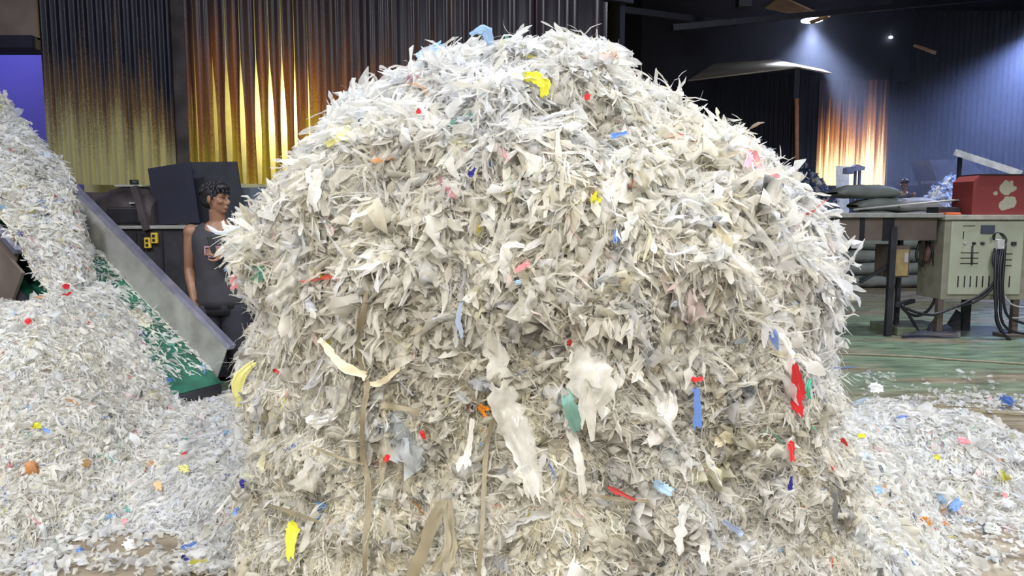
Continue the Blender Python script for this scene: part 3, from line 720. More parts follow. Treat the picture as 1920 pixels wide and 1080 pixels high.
for path, ws, col, lab in [
    ([(118, 535), (124, 537), (130, 536)], [8, 14, 8], RED, 'small red scrap on the left heap, the higher of two'),
    ([(116, 553), (125, 552), (134, 548)], [4, 7, 4], RED, 'curled red strip on the left heap just below the higher red scrap'),
    ([(48, 606), (53, 602), (58, 600)], [8, 12, 7], RED, 'red scrap near the left end of the heap below the pair of red ones'),
    ([(16, 588), (22, 588), (28, 590)], [9, 14, 8], LBL, 'light blue scrap at the far left of the heap'),
    ([(62, 798), (69, 798), (76, 799)], [9, 13, 8], YEL, 'bright yellow scrap on the lower part of the left heap'),
    ([(80, 804), (87, 807), (93, 811)], [5, 7, 4], BLU, 'blue strip right beside the bright yellow scrap on the left heap'),
    ([(338, 858), (343, 853), (349, 848)], [5, 8, 5], RED, 'red curl on the left heap toward the bale'),
    ([(334, 878), (344, 878), (354, 879)], [10, 16, 10], LYE, 'pale yellow scrap on the left heap below the red curl'),
    ([(156, 868), (162, 868), (170, 870)], [12, 18, 8], (.45, .30, .15), 'brown scrap in the middle of the left heap'),
    ([(228, 976), (233, 977), (238, 978)], [7, 10, 6], PNK, 'pink scrap near the floor at the foot of the left heap'),
    ([(143, 1032), (150, 1032), (158, 1032)], [6, 9, 6], BLU, 'blue scrap on the bare floor at bottom left'),
    ([(292, 903), (297, 910), (298, 918)], [8, 14, 9], (.85, .50, .28), 'orange scrap on the left heap near the bale'),
    ([(340, 1042), (346, 1045), (353, 1051)], [5, 7, 4], NAV, 'dark blue scrap on the floor beside the bottom left corner of the bale'),
    ([(235, 1015), (245, 1022), (252, 1018)], [12, 20, 12], WHT, 'white torn scrap lying on the bare floor at bottom left'),
    ([(312, 712), (317, 712), (324, 713)], [7, 11, 6], BLU, 'blue scrap at the foot of the conveyor belt'),
    ([(1608, 818), (1616, 817), (1624, 819)], [6, 9, 5], YEL, 'lime yellow scrap on the right heap close to the bale'),
    ([(1752, 856), (1757, 857), (1763, 859)], [8, 10, 6], YEL, 'small yellow scrap on top of the right heap'),
    ([(1800, 938), (1792, 948), (1786, 956)], [14, 16, 9], BLU, 'blue film scrap on the front of the right heap'),
    ([(1640, 918), (1646, 918), (1653, 922)], [9, 14, 8], LBL, 'light blue scrap on the right heap beside the bale'),
    ([(1728, 972), (1735, 976), (1742, 984)], [7, 16, 8], ORG, 'orange red scrap at the foot of the right heap'),
    ([(1798, 825), (1808, 827), (1818, 830)], [10, 14, 7], PNK, 'pink scrap at the back edge of the right heap'),
    ([(1880, 925), (1884, 928), (1888, 933)], [5, 9, 4], PNK, 'small pink scrap at the right end of the right heap'),
    ([(1648, 872), (1652, 878), (1655, 886)], [4, 6, 4], GRY, 'black splinter on the right heap close to the bale')]:
    scrap('plastic_scrap', path, [w*mm for w in ws], col, lab, off=.10, surf=onheap, transl=.2)
# loose flakes lying on the floor
def flakes(regions, label, acc=.014, sz=1.0):
    pp = []
    for x0, y0, x1, y1, n_ in regions:
        px = rng.uniform(x0, x1, n_); py = rng.uniform(y0, y1, n_)
        for a, b in zip(px, py):
            d = ray(a, b); q = Vector((0, 0, CAM_Z))+d*(CAM_Z/-d.z); pp.append((q.x, q.y, .012))
    p = np.array(pp); q = np.tile([0, 0, 1.], (len(p), 1))
    v, f, c = shreds(p, q, .06*sz, .028*sz, .6, .25, shred_cols(len(p), .12, acc=acc), K=5, curl=1.5); v[:, 2] = np.maximum(v[:, 2], .003)
    o = wobj('plastic_flakes', mesh_np('flakes', v, f, c), M_shred); recenter(o); return tag(o, label, 'scraps', None, 'stuff')
flakes([(0, 950, 420, 1080, 330), (0, 980, 110, 1080, 420), (330, 990, 460, 1080, 420), (60, 1040, 420, 1080, 80)], 'loose white plastic flakes scattered on the brown floor at bottom left')
flakes([(1620, 700, 1900, 760, 50), (1750, 735, 1840, 765, 110), (1840, 742, 1930, 775, 90), (1680, 745, 1740, 762, 24), (1700, 770, 1930, 860, 50), (1640, 985, 1930, 1080, 230), (1640, 1030, 1720, 1080, 200), (1840, 870, 1930, 1000, 110), (1620, 760, 1700, 800, 90), (1610, 700, 1680, 720, 20)], 'loose white plastic flakes scattered on the wet floor at right')
def onfloor(px, py, off=.02): 
    d = ray(px, py); return Vector((0, 0, CAM_Z))+d*((CAM_Z-off)/-d.z)
scrap('plastic_scrap', [(1878, 745), (1888, 750), (1898, 756)], [.05, .08, .05], BLU, 'bright blue scrap on the floor at the far right among white flakes', surf=onfloor, off=.05)
scrap('plastic_scrap', [(1630, 727), (1642, 727), (1654, 728)], [.06, .09, .05], WHT, 'white scrap lying alone on the green floor beside the bale', surf=onfloor, off=.04)
o = scrap('strap', [(1695, 758), (1760, 764), (1830, 770), (1925, 778)], [.03, .04, .04, .03], M_strap, 'long flat strap lying on the wet floor at right', surf=onfloor, off=.015); o['category'] = 'strap'; del o['group']
o = MB().tube([onfloor(1560, 663, .01), onfloor(1700, 668, .01), onfloor(1800, 675, .01), onfloor(1960, 685, .01)], .012, 8, 6).build('rope', M_strap); recenter(o); tag(o, 'thin pale rope lying straight across the green floor', 'rope')
# ------------------------------------------------------------ people
M_skin = simple('skin', (.25, .13, .08), .5, 0, .08, 6, .02)
M_shirt = simple('grey_shirt', (.036, .036, .044), .85, 0, .12, 8, .1)
M_trouser = simple('dark_trousers', (.018, .018, .028), .85, 0, .2, 8, .1)
M_hair = simple('black_hair', (.008, .007, .010), .5, 0, .3, 30, .3)
M_print = simple('shirt_print', (.42, .25, .30), .8, 0, .1)
def xf(loc, yaw): return Matrix.Translation(Vector(loc)) @ Matrix.Rotation(yaw, 4, 'Z')
def body_mesh(name, joints_r, joints_l, headyaw, grip=None, vox=.0065):
    """one continuous surface: head with face, neck, trunk, arms, hands with fingers, legs and shoes (voxel joined)"""
    b = MB()
    # trunk, as lofted ellipses
    rings = []
    for z, rx, ry, cy in [(.80, .15, .10, 0), (.88, .168, .112, .0), (.97, .160, .108, .0), (1.08, .142, .098, .0), (1.20, .158, .108, -.004), (1.31, .172, .112, .0), (1.385, .165, .098, .008), (1.43, .125, .078, .012), (1.465, .070, .062, .012)]:
        rings.append([(rx*math.cos(t), cy+ry*math.sin(t), z) for t in np.linspace(0, 2*math.pi, 24, endpoint=False)])
    b.loft(rings)
    b.tube([(0, .012, 1.40), (0, .004, 1.48), (0, -.008, 1.555)], [.068, .056, .056], 18)
    # legs and shoes
    for s in (-1, 1):
        b.tube([(s*.085, 0, .88), (s*.10, -.005, .68), (s*.11, -.012, .48), (s*.11, .012, .30), (s*.115, .02, .09)], [.096, .086, .058, .056, .038], 16, 4)
        b.ell((s*.12, -.045, .045), (.045, .13, .043))
    # arms
    for J in (joints_r, joints_l):
        sh, el, wr = [Vector(j) for j in J[:3]]
        b.ell(sh, (.055, .055, .055)); b.tube([sh, sh.lerp(el, .35), el.lerp(sh, .12), el], [.050, .048, .038, .036], 14, 4)
        b.tube([el, el.lerp(wr, .3), wr], [.037, .040, .025], 14, 4)
        hd = (Vector(J[3])-wr).normalized(); side = Vector(J[4]).normalized(); side = (side-hd*side.dot(hd)).normalized(); pn = hd.cross(side)
        pc = wr+hd*.045
        b.ell(pc, (.040, .052, .015), Matrix((side, hd, pn)).transposed(), 14)
        curl = J[5]
        for k, (o, ln) in enumerate([(-.029, .068), (-.010, .078), (.010, .073), (.028, .058)]):
            p0 = wr+hd*.085+side*o; pts = [p0-hd*.02, p0]; ang = 0; q = p0
            for seg_ in (.45, .32, .23):
                ang += curl*(.9+.1*k); q = q+(hd*math.cos(ang)+pn*math.sin(ang))*ln*seg_; pts.append(q)
            b.tube(pts, [.0095, .0095, .009, .008, .007], 8, 2)
        t0 = wr+hd*.025-side*.030
        b.tube([t0, t0+hd*.025-side*.025+pn*.008*curl, t0+hd*.052-side*.03+pn*.022*curl, t0+hd*.072-side*.022+pn*.035*curl], [.013, .011, .0095, .008], 8, 2)
    # head, turned on the neck
    h = MB(); C0 = Vector((0, -.012, 1.635))
    h.ell(C0+Vector((0, .015, .022)), (.076, .094, .092)); h.ell(C0+Vector((0, -.022, -.035)), (.060, .066, .082))
    h.ell(C0+Vector((0, -.058, -.088)), (.030, .024, .021)); h.ell(C0+Vector((0, -.030, -.070)), (.050, .050, .034))
    h.tube([C0+Vector((0, -.082, .012)), C0+Vector((0, -.097, -.014)), C0+Vector((0, -.108, -.030))], [.008, .010, .013], 10)
    h.ell(C0+Vector((0, -.098, -.036)), (.018, .013, .009))
    h.ell(C0+Vector((0, -.085, -.060)), (.024, .012, .0065)); h.ell(C0+Vector((0, -.083, -.069)), (.020, .012, .007))
    for s in (-1, 1):
        h.ell(C0+Vector((s*.030, -.078, .018)), (.024, .014, .008)); h.ell(C0+Vector((s*.043, -.064, -.022)), (.022, .022, .018))
        h.ell(C0+Vector((s*.078, .006, -.008)), (.010, .019, .031), Matrix.Rotation(R(s*22), 3, 'Z'))
    bmesh.ops.transform(h.bm, matrix=Matrix.Translation(C0) @ Matrix.Rotation(headyaw, 4, 'Z') @ Matrix.Rotation(R(2), 4, 'X') @ Matrix.Translation(-C0), verts=h.bm.verts)
    me = bpy.data.meshes.new('h'); h.bm.to_mesh(me); b.bm.from_mesh(me)
    bmesh.ops.recalc_face_normals(b.bm, faces=b.bm.faces); me = bpy.data.meshes.new(name); b.bm.to_mesh(me)
    o = bpy.data.objects.new(name, me); COL.objects.link(o)
    md = o.modifiers.new('r', 'REMESH'); md.mode = 'VOXEL'; md.voxel_size = vox; md.use_smooth_shade = True
    sm = o.modifiers.new('s', 'SMOOTH'); sm.factor = .5; sm.iterations = 3
    dg = bpy.context.evaluated_depsgraph_get(); me2 = bpy.data.meshes.new_from_object(o.evaluated_get(dg)); bpy.data.objects.remove(o)
    me2.name = name; return me2, C0
def put(me, M, name, mat, parent):
    me.transform(M); me.materials.append(mat)
    for p in me.polygons: p.use_smooth = True
    o = bpy.data.objects.new(name, me); COL.objects.link(o); o.parent = parent; me.transform(Matrix.Translation(-Vector(parent.location))); return o
def garment(b): 
    bmesh.ops.recalc_face_normals(b.bm, faces=b.bm.faces); me = bpy.data.meshes.new('g'); b.bm.to_mesh(me); return me
def person(loc, yaw, headyaw, label, JR, JL, cap=False, printed=True):
    M = xf(loc, yaw); me, C0 = body_mesh('body', JR, JL, headyaw)
    r = empty('person', loc, label, 'person'); put(me, M, 'body', M_skin, r)
    HR = Matrix.Translation(C0) @ Matrix.Rotation(headyaw, 4, 'Z') @ Matrix.Rotation(R(2), 4, 'X') @ Matrix.Translation(-C0)
    # sleeveless shirt with a scooped neck
    n = 48; ts = np.linspace(0, 2*math.pi, n, endpoint=False); b = MB(); rings = []
    for z, rx, ry in [(.84, .180, .122), (.90, .183, .128), (1.0, .172, .122), (1.10, .158, .115), (1.20, .168, .122), (1.28, .178, .125), (1.34, .182, .121)]:
        rings.append([(rx*math.cos(t)*(1+.02*math.sin(5*t+z*14)), ry*math.sin(t)*(1+.03*math.sin(7*t+z*9)), z) for t in ts])
    for z, rx, ry, dip in [(1.39, .176, .110, .015), (1.43, .150, .092, .04), (1.452, .118, .080, .06), (1.464, .092, .074, .07)]:
        rings.append([(rx*math.cos(t), .006+ry*math.sin(t), z-dip*max(0, -math.sin(t))**2*(1 if z > 1.42 else .4)-.004*abs(math.cos(t))) for t in ts])
    b.loft(rings, caps=False); o = put(garment(b), M, 'shirt', M_shirt, r); sd = o.modifiers.new('t', 'SOLIDIFY'); sd.thickness = .004; sd.offset = 1
    if printed:
        b = MB()
        for x0, z0, x1, z1 in [(-.075, 1.285, .075, 1.295), (-.075, 1.23, -.066, 1.285), (-.06, 1.25, -.03, 1.275), (-.02, 1.245, .01, 1.28), (.02, 1.25, .06, 1.27), (-.05, 1.215, .05, 1.228)]:
            y = lambda x: -.126*math.sqrt(max(0, 1-(x/.182)**2))-.012
            xs = np.linspace(x0, x1, 5)
            vv = [[(x, y(x), z) for x in xs] for z in (z0, z1)]
            g = [[b.bm.verts.new(p) for p in rw] for rw in vv]
            for k in range(4): b.bm.faces.new((g[0][k], g[0][k+1], g[1][k+1], g[1][k]))
        put(garment(b), M, 'shirt_print', M_print, bpy.data.objects[o.name]) if False else put(garment(b), M, 'chest_print', M_print, r)
    # trousers
    b = MB()
    b.loft([[(rx*math.cos(t), ry*math.sin(t), z) for t in ts] for z, rx, ry in [(.79, .172, .118), (.86, .180, .126), (.93, .176, .122), (.985, .165, .115)]])
    for s in (-1, 1): b.tube([(s*.088, 0, .86), (s*.10, -.005, .66), (s*.11, -.01, .46), (s*.11, .012, .26), (s*.115, .018, .07)], [.108, .10, .08, .074, .064], 18, 4)
    put(garment(b), M, 'trousers', M_trouser, r)
    b = MB()
    for s in (-1, 1): b.ell((s*.12, -.047, .047), (.052, .14, .050))
    put(garment(b), M, 'shoes', M_trouser, r)
    b = MB()
    if cap:
        b.ell(C0+Vector((0, .014, .045)), (.086, .104, .082)); b.ell(C0+Vector((0, -.105, .052)), (.065, .07, .010))
    else:
        rr = np.random.default_rng(3)
        b.ell(C0+Vector((0, .026, .040)), (.087, .100, .090)); b.ell(C0+Vector((0, .052, .0)), (.078, .070, .075)); b.ell(C0+Vector((0, -.050, .080)), (.062, .048, .036))
        for k in range(150):
            a = rr.uniform(-math.pi, math.pi); el = rr.uniform(.1, 1.3); p = Vector((math.cos(a)*math.cos(el)*.083, math.sin(a)*math.cos(el)*.098+.018, math.sin(el)*.088+.042))
            if p.y < -.055: dd = Vector((rr.normal()*.012, -.020, -.034))
            else: dd = Vector((p.x*.15, p.y*.1+.004, -.034))
            b.tube([C0+p, C0+p*1.04+dd*.5, C0+p*1.0+dd], [.012, .010, .003], 5)
        for s in (-1, 1): b.tube([C0+Vector((s*.078, -.018, .03)), C0+Vector((s*.078, -.022, -.012))], [.010, .004], 6)
    me = garment(b); me.transform(HR); put(me, M, 'cap' if cap else 'hair', M_hair, r)
    for s in (-1, 1):
        b = MB(); b.ell(C0+Vector((s*.030, -.088, .005)), (.012, .005, .0045)); me = garment(b); me.transform(HR); put(me, M, 'eye', M_hair, r)
        b = MB(); b.tube([C0+Vector((s*.018, -.092, .024)), C0+Vector((s*.032, -.092, .028)), C0+Vector((s*.046, -.082, .024))], .0035, 6); me = garment(b); me.transform(HR); put(me, M, 'eyebrow', M_hair, r)
    return r, M
JR = ((-.185, .01, 1.395), (-.215, .04, 1.12), (-.165, -.09, .90), (-.13, -.13, .80), (0, -1, .2), .5)
JL = ((.185, .01, 1.395), (.235, -.04, 1.13), (.075, -.215, 1.235), (-.02, -.25, 1.27), (0, .25, 1), .75)
man, MM = person((-2.15, 5.42, 0), R(12), R(64), 'man in dark sleeveless shirt behind the conveyor, head turned aside, holding a black device', JR, JL)
ph = MB().box((-.018, -.27, 1.255), (.018, -.25, 1.375), .005, Matrix.Rotation(R(-14), 3, 'Y')); me = garment(ph); me.transform(MM)
o = wobj('handheld_device', me, M_black); recenter(o); tag(o, 'black handheld device held up in front of the man in the sleeveless shirt', 'device')
person((8.62, 16.4, .49), R(-30), R(-20), 'person in a black cap, only the head showing behind the sack stack', ((-.185, .01, 1.395), (-.22, .03, 1.12), (-.2, -.05, .88), (-.19, -.08, .78), (0, -1, 0), .3), ((.185, .01, 1.395), (.22, .03, 1.12), (.2, -.05, .88), (.19, -.08, .78), (0, -1, 0), .3), True, False)
o = MB().box((8.0, 15.95, 0), (9.3, 16.9, .49), .01).build('platform', M_soot); recenter(o); tag(o, 'dark low platform under the person in the black cap', 'platform')

# ------------------------------------------------------------ machines behind the man (left)
k = 6.6; sc = k/F_PX
def PX(px, y_=k): return P(px, 400, y_).x
def PZ(py, y_=k): return P(960, py, y_).z
cab = empty('metal_cabinet', (PX(340), 6.9, 0), 'dark sooty metal cabinet bench behind the conveyor with vents in its front', 'cabinet')
ztop = PZ(423)
MB().box((PX(222), 6.6, .04), (PX(470), 7.2, ztop-.03), .012).build('body', M_darksteel, cab)
MB().box((PX(216), 6.57, ztop-.03), (PX(474), 7.22, ztop), .006).build('top_plate', M_steel, cab)
for x in (249, 262, 272): MB().box((PX(x), 6.585, PZ(470)), (PX(x+6), 6.61, PZ(438))).build('vent', M_black, cab)
MB().box((PX(302), 6.585, .05), (PX(304), 6.61, ztop-.04)).build('door_gap', M_black, cab)
for i, (x, y, lab) in enumerate([(278, 455, 'yellow two-hole socket on the dark cabinet, the lower left one'), (291, 446, 'yellow two-hole socket on the dark cabinet, the upper right one')]):
    e = empty('socket', (PX(x), 6.58, PZ(y+8)), lab, 'socket', 'yellow sockets')
    MB().box((PX(x-6), 6.55, PZ(y+10)), (PX(x+6), 6.585, PZ(y-10)), .008).build('housing', M_yellow, e)
    for dy in (-4, 4): MB().box((PX(x-2.5), 6.543, PZ(y+dy+2.5)), (PX(x+2.5), 6.556, PZ(y+dy-2.5)), .003).build('hole', M_black, e)
mach = empty('granulator', (PX(225), 6.8, ztop), 'sooty rounded machine housing with a black filler cap on the dark bench', 'machine')
b = MB(); rings = []
for x, h_, w_ in [(150, .15, .2), (165, .27, .3), (185, .33, .34), (215, .36, .36), (245, .35, .36), (262, .30, .34), (275, .24, .3)]:
    rings.append([(PX(x), 6.9+w_*.8*math.cos(t), ztop+max(0, h_*math.sin(t)**.6 if math.sin(t) > 0 else 0)) for t in np.linspace(0, math.pi, 16)])
b.loft(rings).build('housing', M_soot, mach)
MB().tube([(PX(225), 6.88, ztop+.30), (PX(225), 6.88, PZ(345)), ], [.034, .034], 18).build('filler_neck', M_black, mach)
MB().tube([(PX(225), 6.88, PZ(346)), (PX(225), 6.88, PZ(335))], [.036, .040], 18).build('filler_cap', M_black, mach)
MB().box((PX(196), 6.78, PZ(349)), (PX(250), 7.02, PZ(345)), .006).build('cover_plate', M_steel, mach)
MB().beam((PX(252), 6.63, PZ(350)), (PX(279), 6.56, PZ(432)), .055, .05, (0, -1, 0)).build('pipe_arm', M_soot, mach)
MB().box((PX(243), 6.60, PZ(382)), (PX(256), 6.62, PZ(379))).build('name_plate', M_steel, mach)
MB().box((PX(200), 6.60, PZ(420)), (PX(262), 6.70, PZ(388)), .02).build('gear_box', M_black, mach)
MB().box((PX(262), 6.85, ztop), (PX(292), 7.1, PZ(352)), .02).build('motor_cover', simple('rusty_cover', (.07, .045, .04), .7), mach)
def board(name, pix, y0, y1, mat, label, cat='board'):
    pts = [P(x, y, y0) for x, y in pix]; o = MB().prism(pts, (0, y1-y0, 0)).build(name, mat); recenter(o); tag(o, label, cat); return o
board('metal_sheet', [(277, 316), (357, 303), (374, 417), (292, 422)], 6.80, 6.815, M_navy, 'black tilted metal sheet standing on the bench beside the man', 'sheet')
board('metal_sheet', [(352, 304), (444, 303), (459, 402), (455, 424), (356, 424)], 7.02, 7.035, simple('dark_sheet', (.02, .022, .035), .6), 'dark metal sheet standing behind the man\'s head', 'sheet')
board('side_panel', [(440, 352), (520, 350), (530, 700), (440, 700)], 7.2, 7.22, simple('blue_grey_panel', (.10, .13, .17), .6), 'blue-grey panel between the man and the bale', 'panel')

# ------------------------------------------------------------ right: control cabinet
Yc = 9.0
def QX(px, y_=Yc): return P(px, 500, y_).x
def QZ(py, y_=Yc): return P(960, py, y_).z
M_cabg = simple('pale_green_paint', (.40, .42, .31), .55, 0, .12, 3, .05, (.48, .50, .39))
M_cabf = simple('dirty_frame', (.30, .28, .22), .6, 0, .2, 6, .1)
cc = empty('control_cabinet', (QX(1850), Yc, 0), 'pale green control cabinet on legs with slots, knobs and a bundle of cables', 'cabinet')
MB().box((QX(1767), Yc, QZ(562)), (QX(1960), Yc+.55, QZ(405)), .01).build('frame', M_cabf, cc)
MB().box((QX(1777), Yc-.03, QZ(552)), (QX(1913), Yc+.01, QZ(415)), .012).build('front_panel', M_cabg, cc)
MB().box((QX(1762), Yc-.05, QZ(412)), (QX(1960), Yc+.58, QZ(403)), .006).build('top_plate', simple('pale_edge', (.42, .40, .34), .5), cc)
MB().box((QX(1831), Yc-.05, QZ(438)), (QX(1856), Yc-.02, QZ(422)), .004).build('display', simple('display', (.08, .09, .12), .25), cc)
for x0, y0, x1, y1 in [(1798, 423, 1820, 424), (1799, 434, 1800, 448)]+[(1797, y, 1830, y+1.4) for y in (473, 483, 493)]+[(1876, y, 1893, y+1.4) for y in (475, 486, 497)]+[(x, 517, x+1.8, 538) for x in (1794, 1806, 1817, 1829, 1840, 1852, 1890)]:
    MB().box((QX(x0), Yc-.036, QZ(y1)), (QX(x1), Yc-.028, QZ(y0))).build('slot', M_black, cc)
for x, r_, mt in [(1802, .014, M_sackpale), (1819, .018, M_black), (1835, .020, M_darksteel)]:
    MB().tube([(QX(x), Yc-.03, QZ(456)), (QX(x), Yc-.065, QZ(456))], [r_, r_*.85], 16).build('knob', mt, cc)
MB().tube([(QX(1817), Yc-.04, QZ(460)), (QX(1817), Yc-.05, QZ(496))], .010, 8).build('lever', M_darksteel, cc)
MB().box((QX(1857), Yc-.11, QZ(466)), (QX(1870), Yc-.03, QZ(448)), .008).build('connector', simple('white_connector', (.70, .70, .68), .5), cc)
MB().box((QX(1889), Yc-.06, QZ(460)), (QX(1897), Yc-.03, QZ(453)), .004).build('switch', M_darksteel, cc)
for x in (1770, 1913):
    MB().box((QX(x-5), Yc+.02, 0.03), (QX(x+6), Yc+.09, QZ(560)), .004).build('leg', M_brown, cc)
    MB().box((QX(x-28), Yc-.06, 0), (QX(x+26), Yc+.16, .035), .006).build('foot', M_brown, cc)
MB().box((QX(1808, 9.5), 9.45, 0), (QX(1822, 9.5), 9.52, QZ(562)), .004).build('leg', M_darksteel, cc)
cab_paths = [
    [(1866, 466, .10), (1862, 490, .14), (1868, 520, .16), (1845, 548, .15), (1800, 572, .14), (1765, 585, .1), (1740, 590, .1), (1710, 583, .1), (1690, 572, .1)],
    [(1872, 466, .09), (1868, 500, .15), (1864, 535, .16), (1830, 565, .15), (1790, 576, .12), (1752, 590, .1), (1720, 586, .12), (1695, 575, .1)],
    [(1878, 462, .09), (1872, 500, .13), (1870, 550, .18), (1868, 600, .2), (1885, 630, .2), (1915, 645, .2), (1950, 645, .2)],
    [(1882, 460, .08), (1876, 500, .13), (1876, 550, .17), (1878, 600, .18), (1900, 622, .18), (1950, 628, .18)],
    [(1885, 458, .09), (1882, 500, .12), (1880, 545, .15), (1888, 590, .17), (1915, 605, .17), (1950, 610, .2)],
    [(1868, 466, .12), (1866, 510, .18), (1866, 560, .22), (1872, 605, .25), (1895, 640, .25), (1940, 655, .25)]]
for i, pth in enumerate(cab_paths):
    MB().tube([P(x, y, Yc-o_) for x, y, o_ in pth], .016, 8, 6).build('cable', M_black, cc)
for i, x in enumerate((1864, 1870, 1876, 1882)):
    MB().tube([P(1862+i, 450, Yc-.10), P(1862+i*2, 440-i, Yc-.12), P(1872+i*3, 436+i, Yc-.12), P(1882+i*2, 450, Yc-.10), P(1884, 462, Yc-.09)], .005, 6, 5).build('wire', M_darksteel, cc)
MB().tube([P(1878, 545, Yc-.12), P(1888, 562, Yc-.15), P(1905, 574, Yc-.15), P(1950, 580, Yc-.15)], .010, 8, 5).build('pale_cable', M_sackpale, cc, 'pale grey cable')
MB().tube([P(1880, 600, Yc-.12), P(1905, 596, Yc-.15), P(1950, 596, Yc-.15)], .008, 8, 5).build('pale_cable', M_sackpale, cc, 'pale grey cable')
# red box on the cabinet
def peel_mat():
    m, nt, b = newmat('peeling_red_paint'); tc = N(nt, 'ShaderNodeTexCoord')
    n = N(nt, 'ShaderNodeTexNoise'); n.inputs['Scale'].default_value = 9; n.inputs['Detail'].default_value = 5; nt.links.new(tc.outputs['Object'], n.inputs['Vector'])
    acc = None
    for cx, cz, r_ in [(.04, .33, .105), (.07, .145, .095), (.02, .11, .07), (-.10, .26, .03)]:
        mp = N(nt, 'ShaderNodeVectorMath', operation='DISTANCE'); cmb = N(nt, 'ShaderNodeCombineXYZ'); sp = N(nt, 'ShaderNodeSeparateXYZ'); nt.links.new(tc.outputs['Object'], sp.inputs[0])
        nt.links.new(sp.outputs[0], cmb.inputs[0]); nt.links.new(sp.outputs[2], cmb.inputs[2]); nt.links.new(cmb.outputs[0], mp.inputs[0]); mp.inputs[1].default_value = (cx, 0, cz)
        d = N(nt, 'ShaderNodeMath', operation='DIVIDE'); nt.links.new(mp.outputs['Value'], d.inputs[0]); d.inputs[1].default_value = r_
        if acc is None: acc = d
        else:
            q = N(nt, 'ShaderNodeMath', operation='MINIMUM'); nt.links.new(acc.outputs[0], q.inputs[0]); nt.links.new(d.outputs[0], q.inputs[1]); acc = q
    a = N(nt, 'ShaderNodeMath', operation='MULTIPLY_ADD'); nt.links.new(n.outputs['Fac'], a.inputs[0]); a.inputs[1].default_value = 1.6; a.inputs[2].default_value = -.8
    s = N(nt, 'ShaderNodeMath', operation='ADD'); nt.links.new(acc.outputs[0], s.inputs[0]); nt.links.new(a.outputs[0], s.inputs[1])
    g = N(nt, 'ShaderNodeMath', operation='LESS_THAN'); nt.links.new(s.outputs[0], g.inputs[0]); g.inputs[1].default_value = .85
    mx = N(nt, 'ShaderNodeMixRGB'); nt.links.new(g.outputs[0], mx.inputs[0]); mx.inputs[1].default_value = (.24, .045, .045, 1); mx.inputs[2].default_value = (.42, .40, .30, 1)
    nt.links.new(mx.outputs[0], b.inputs['Base Color']); b.inputs['Roughness'].default_value = .5; return m
rb = empty('control_box', (QX(1875), Yc+.1, QZ(403)), 'red metal box with peeling paint standing on the pale green cabinet', 'box')
x0, x1, z0, z1 = QX(1817), QX(1960), QZ(402.5), QZ(328); ch = .075
MB().prism([(x0, Yc+.02, z0), (x1, Yc+.02, z0), (x1, Yc+.02, z1-.01), (x1-.3, Yc+.02, z1), (x0+ch, Yc+.02, z1), (x0, Yc+.02, z1-ch)], (0, .42, 0)).build('body', peel_mat(), rb)
MB().box((x0+ch, Yc+.0, z1-.002), (x1-.28, Yc+.45, z1+.012)).build('lid', M_darksteel, rb)
o = MB().box((QX(1773), Yc+.05, QZ(402.5)), (QX(1800), Yc+.2, QZ(398.5)), .004).build('orange_bar', simple('orange_paint', (.75, .14, .05), .5)); recenter(o); tag(o, 'small orange bar lying on the cabinet left of the red box', 'bar')
o = MB().box((QX(1773), Yc+.22, QZ(402.5)), (QX(1815), Yc+.5, QZ(388)), .01).build('tray', M_darksteel); recenter(o); tag(o, 'dark tray on the cabinet behind the orange bar', 'tray')
# cooling trough table left of the cabinet
tr = empty('trough_table', (QX(1680), Yc+.3, 0), 'brown steel trough table on dark legs left of the pale green cabinet', 'table')
MB().box((QX(1520), Yc+.05, QZ(451)), (QX(1757), Yc+.6, QZ(408)), .008).build('trough', M_brown, tr)
MB().box((QX(1515), Yc-.02, QZ(408)), (QX(1762), Yc+.65, QZ(399.5)), .006).build('top_plate', M_steel, tr, 'worn steel edge')
for xx, wdt in ((1612, 8), (1655, 20)): MB().box((QX(xx), Yc+.03, QZ(452)), (QX(xx+wdt), Yc+.07, QZ(409))).build('rib', M_black, tr)
for xa, xb, yb, dy in ((1668, 1679, 614, 0), (1709, 1716, 608, .3), (1563, 1572, 614, 0)):
    MB().box((QX(xa), Yc-.0+dy, 0), (QX(xb), Yc+.06+dy, QZ(425))).build('leg', M_darksteel, tr)
MB().beam(P(1683, 572, Yc+.02), P(1712, 564, Yc+.3), .05, .05).build('brace', M_darksteel, tr)
MB().beam(P(1612, 530, Yc+.1), P(1672, 494, Yc+.1), .035, .035).build('brace', M_darksteel, tr)
MB().beam(P(1612, 523, Yc+.3), P(1672, 500, Yc+.3), .03, .03).build('brace', M_darksteel, tr)
MB().tube([P(1600, 393, Yc+.3), P(1760, 378, Yc+.3), P(1960, 362, Yc+.3)], .012, 8).build('long_rod', M_steel, tr)
for x, y0 in ((1607, 399.5), (1790, 375)): MB().tube([P(x, y0+4, Yc+.3), P(x, np.interp(x, [1600, 1960], [393, 362]), Yc+.3)], .009, 6).build('rod_holder', M_darksteel, tr)
for pts in [[(1745, 455, .2), (1752, 500, .2), (1755, 550, .2), (1742, 580, .15), (1720, 592, .1), (1700, 585, .1), (1688, 572, .1)], [(1738, 452, .3), (1735, 480, .3), (1729, 500, .3)], [(1745, 452, .3), (1744, 490, .3), (1745, 500, .3)], [(1725, 452, .2), (1718, 480, .2), (1728, 498, .2)],
            [(1690, 570, .1), (1710, 600, .1), (1730, 630, .1), (1745, 610, .1), (1760, 590, .1)]]:
    MB().tube([P(x, y, Yc+d_) for x, y, d_ in pts], .018, 8, 6).build('hose', M_black, tr)
MB().tube([P(1744, 458, Yc+.25), P(1736, 490, Yc+.22)], [.05, .03], 10).build('outlet', simple('rust', (.12, .06, .05), .7), tr)
jb = empty('junction_box', (QX(1698), Yc-.0, QZ(521)), 'tan fronted junction box fixed to the legs of the trough table', 'box')
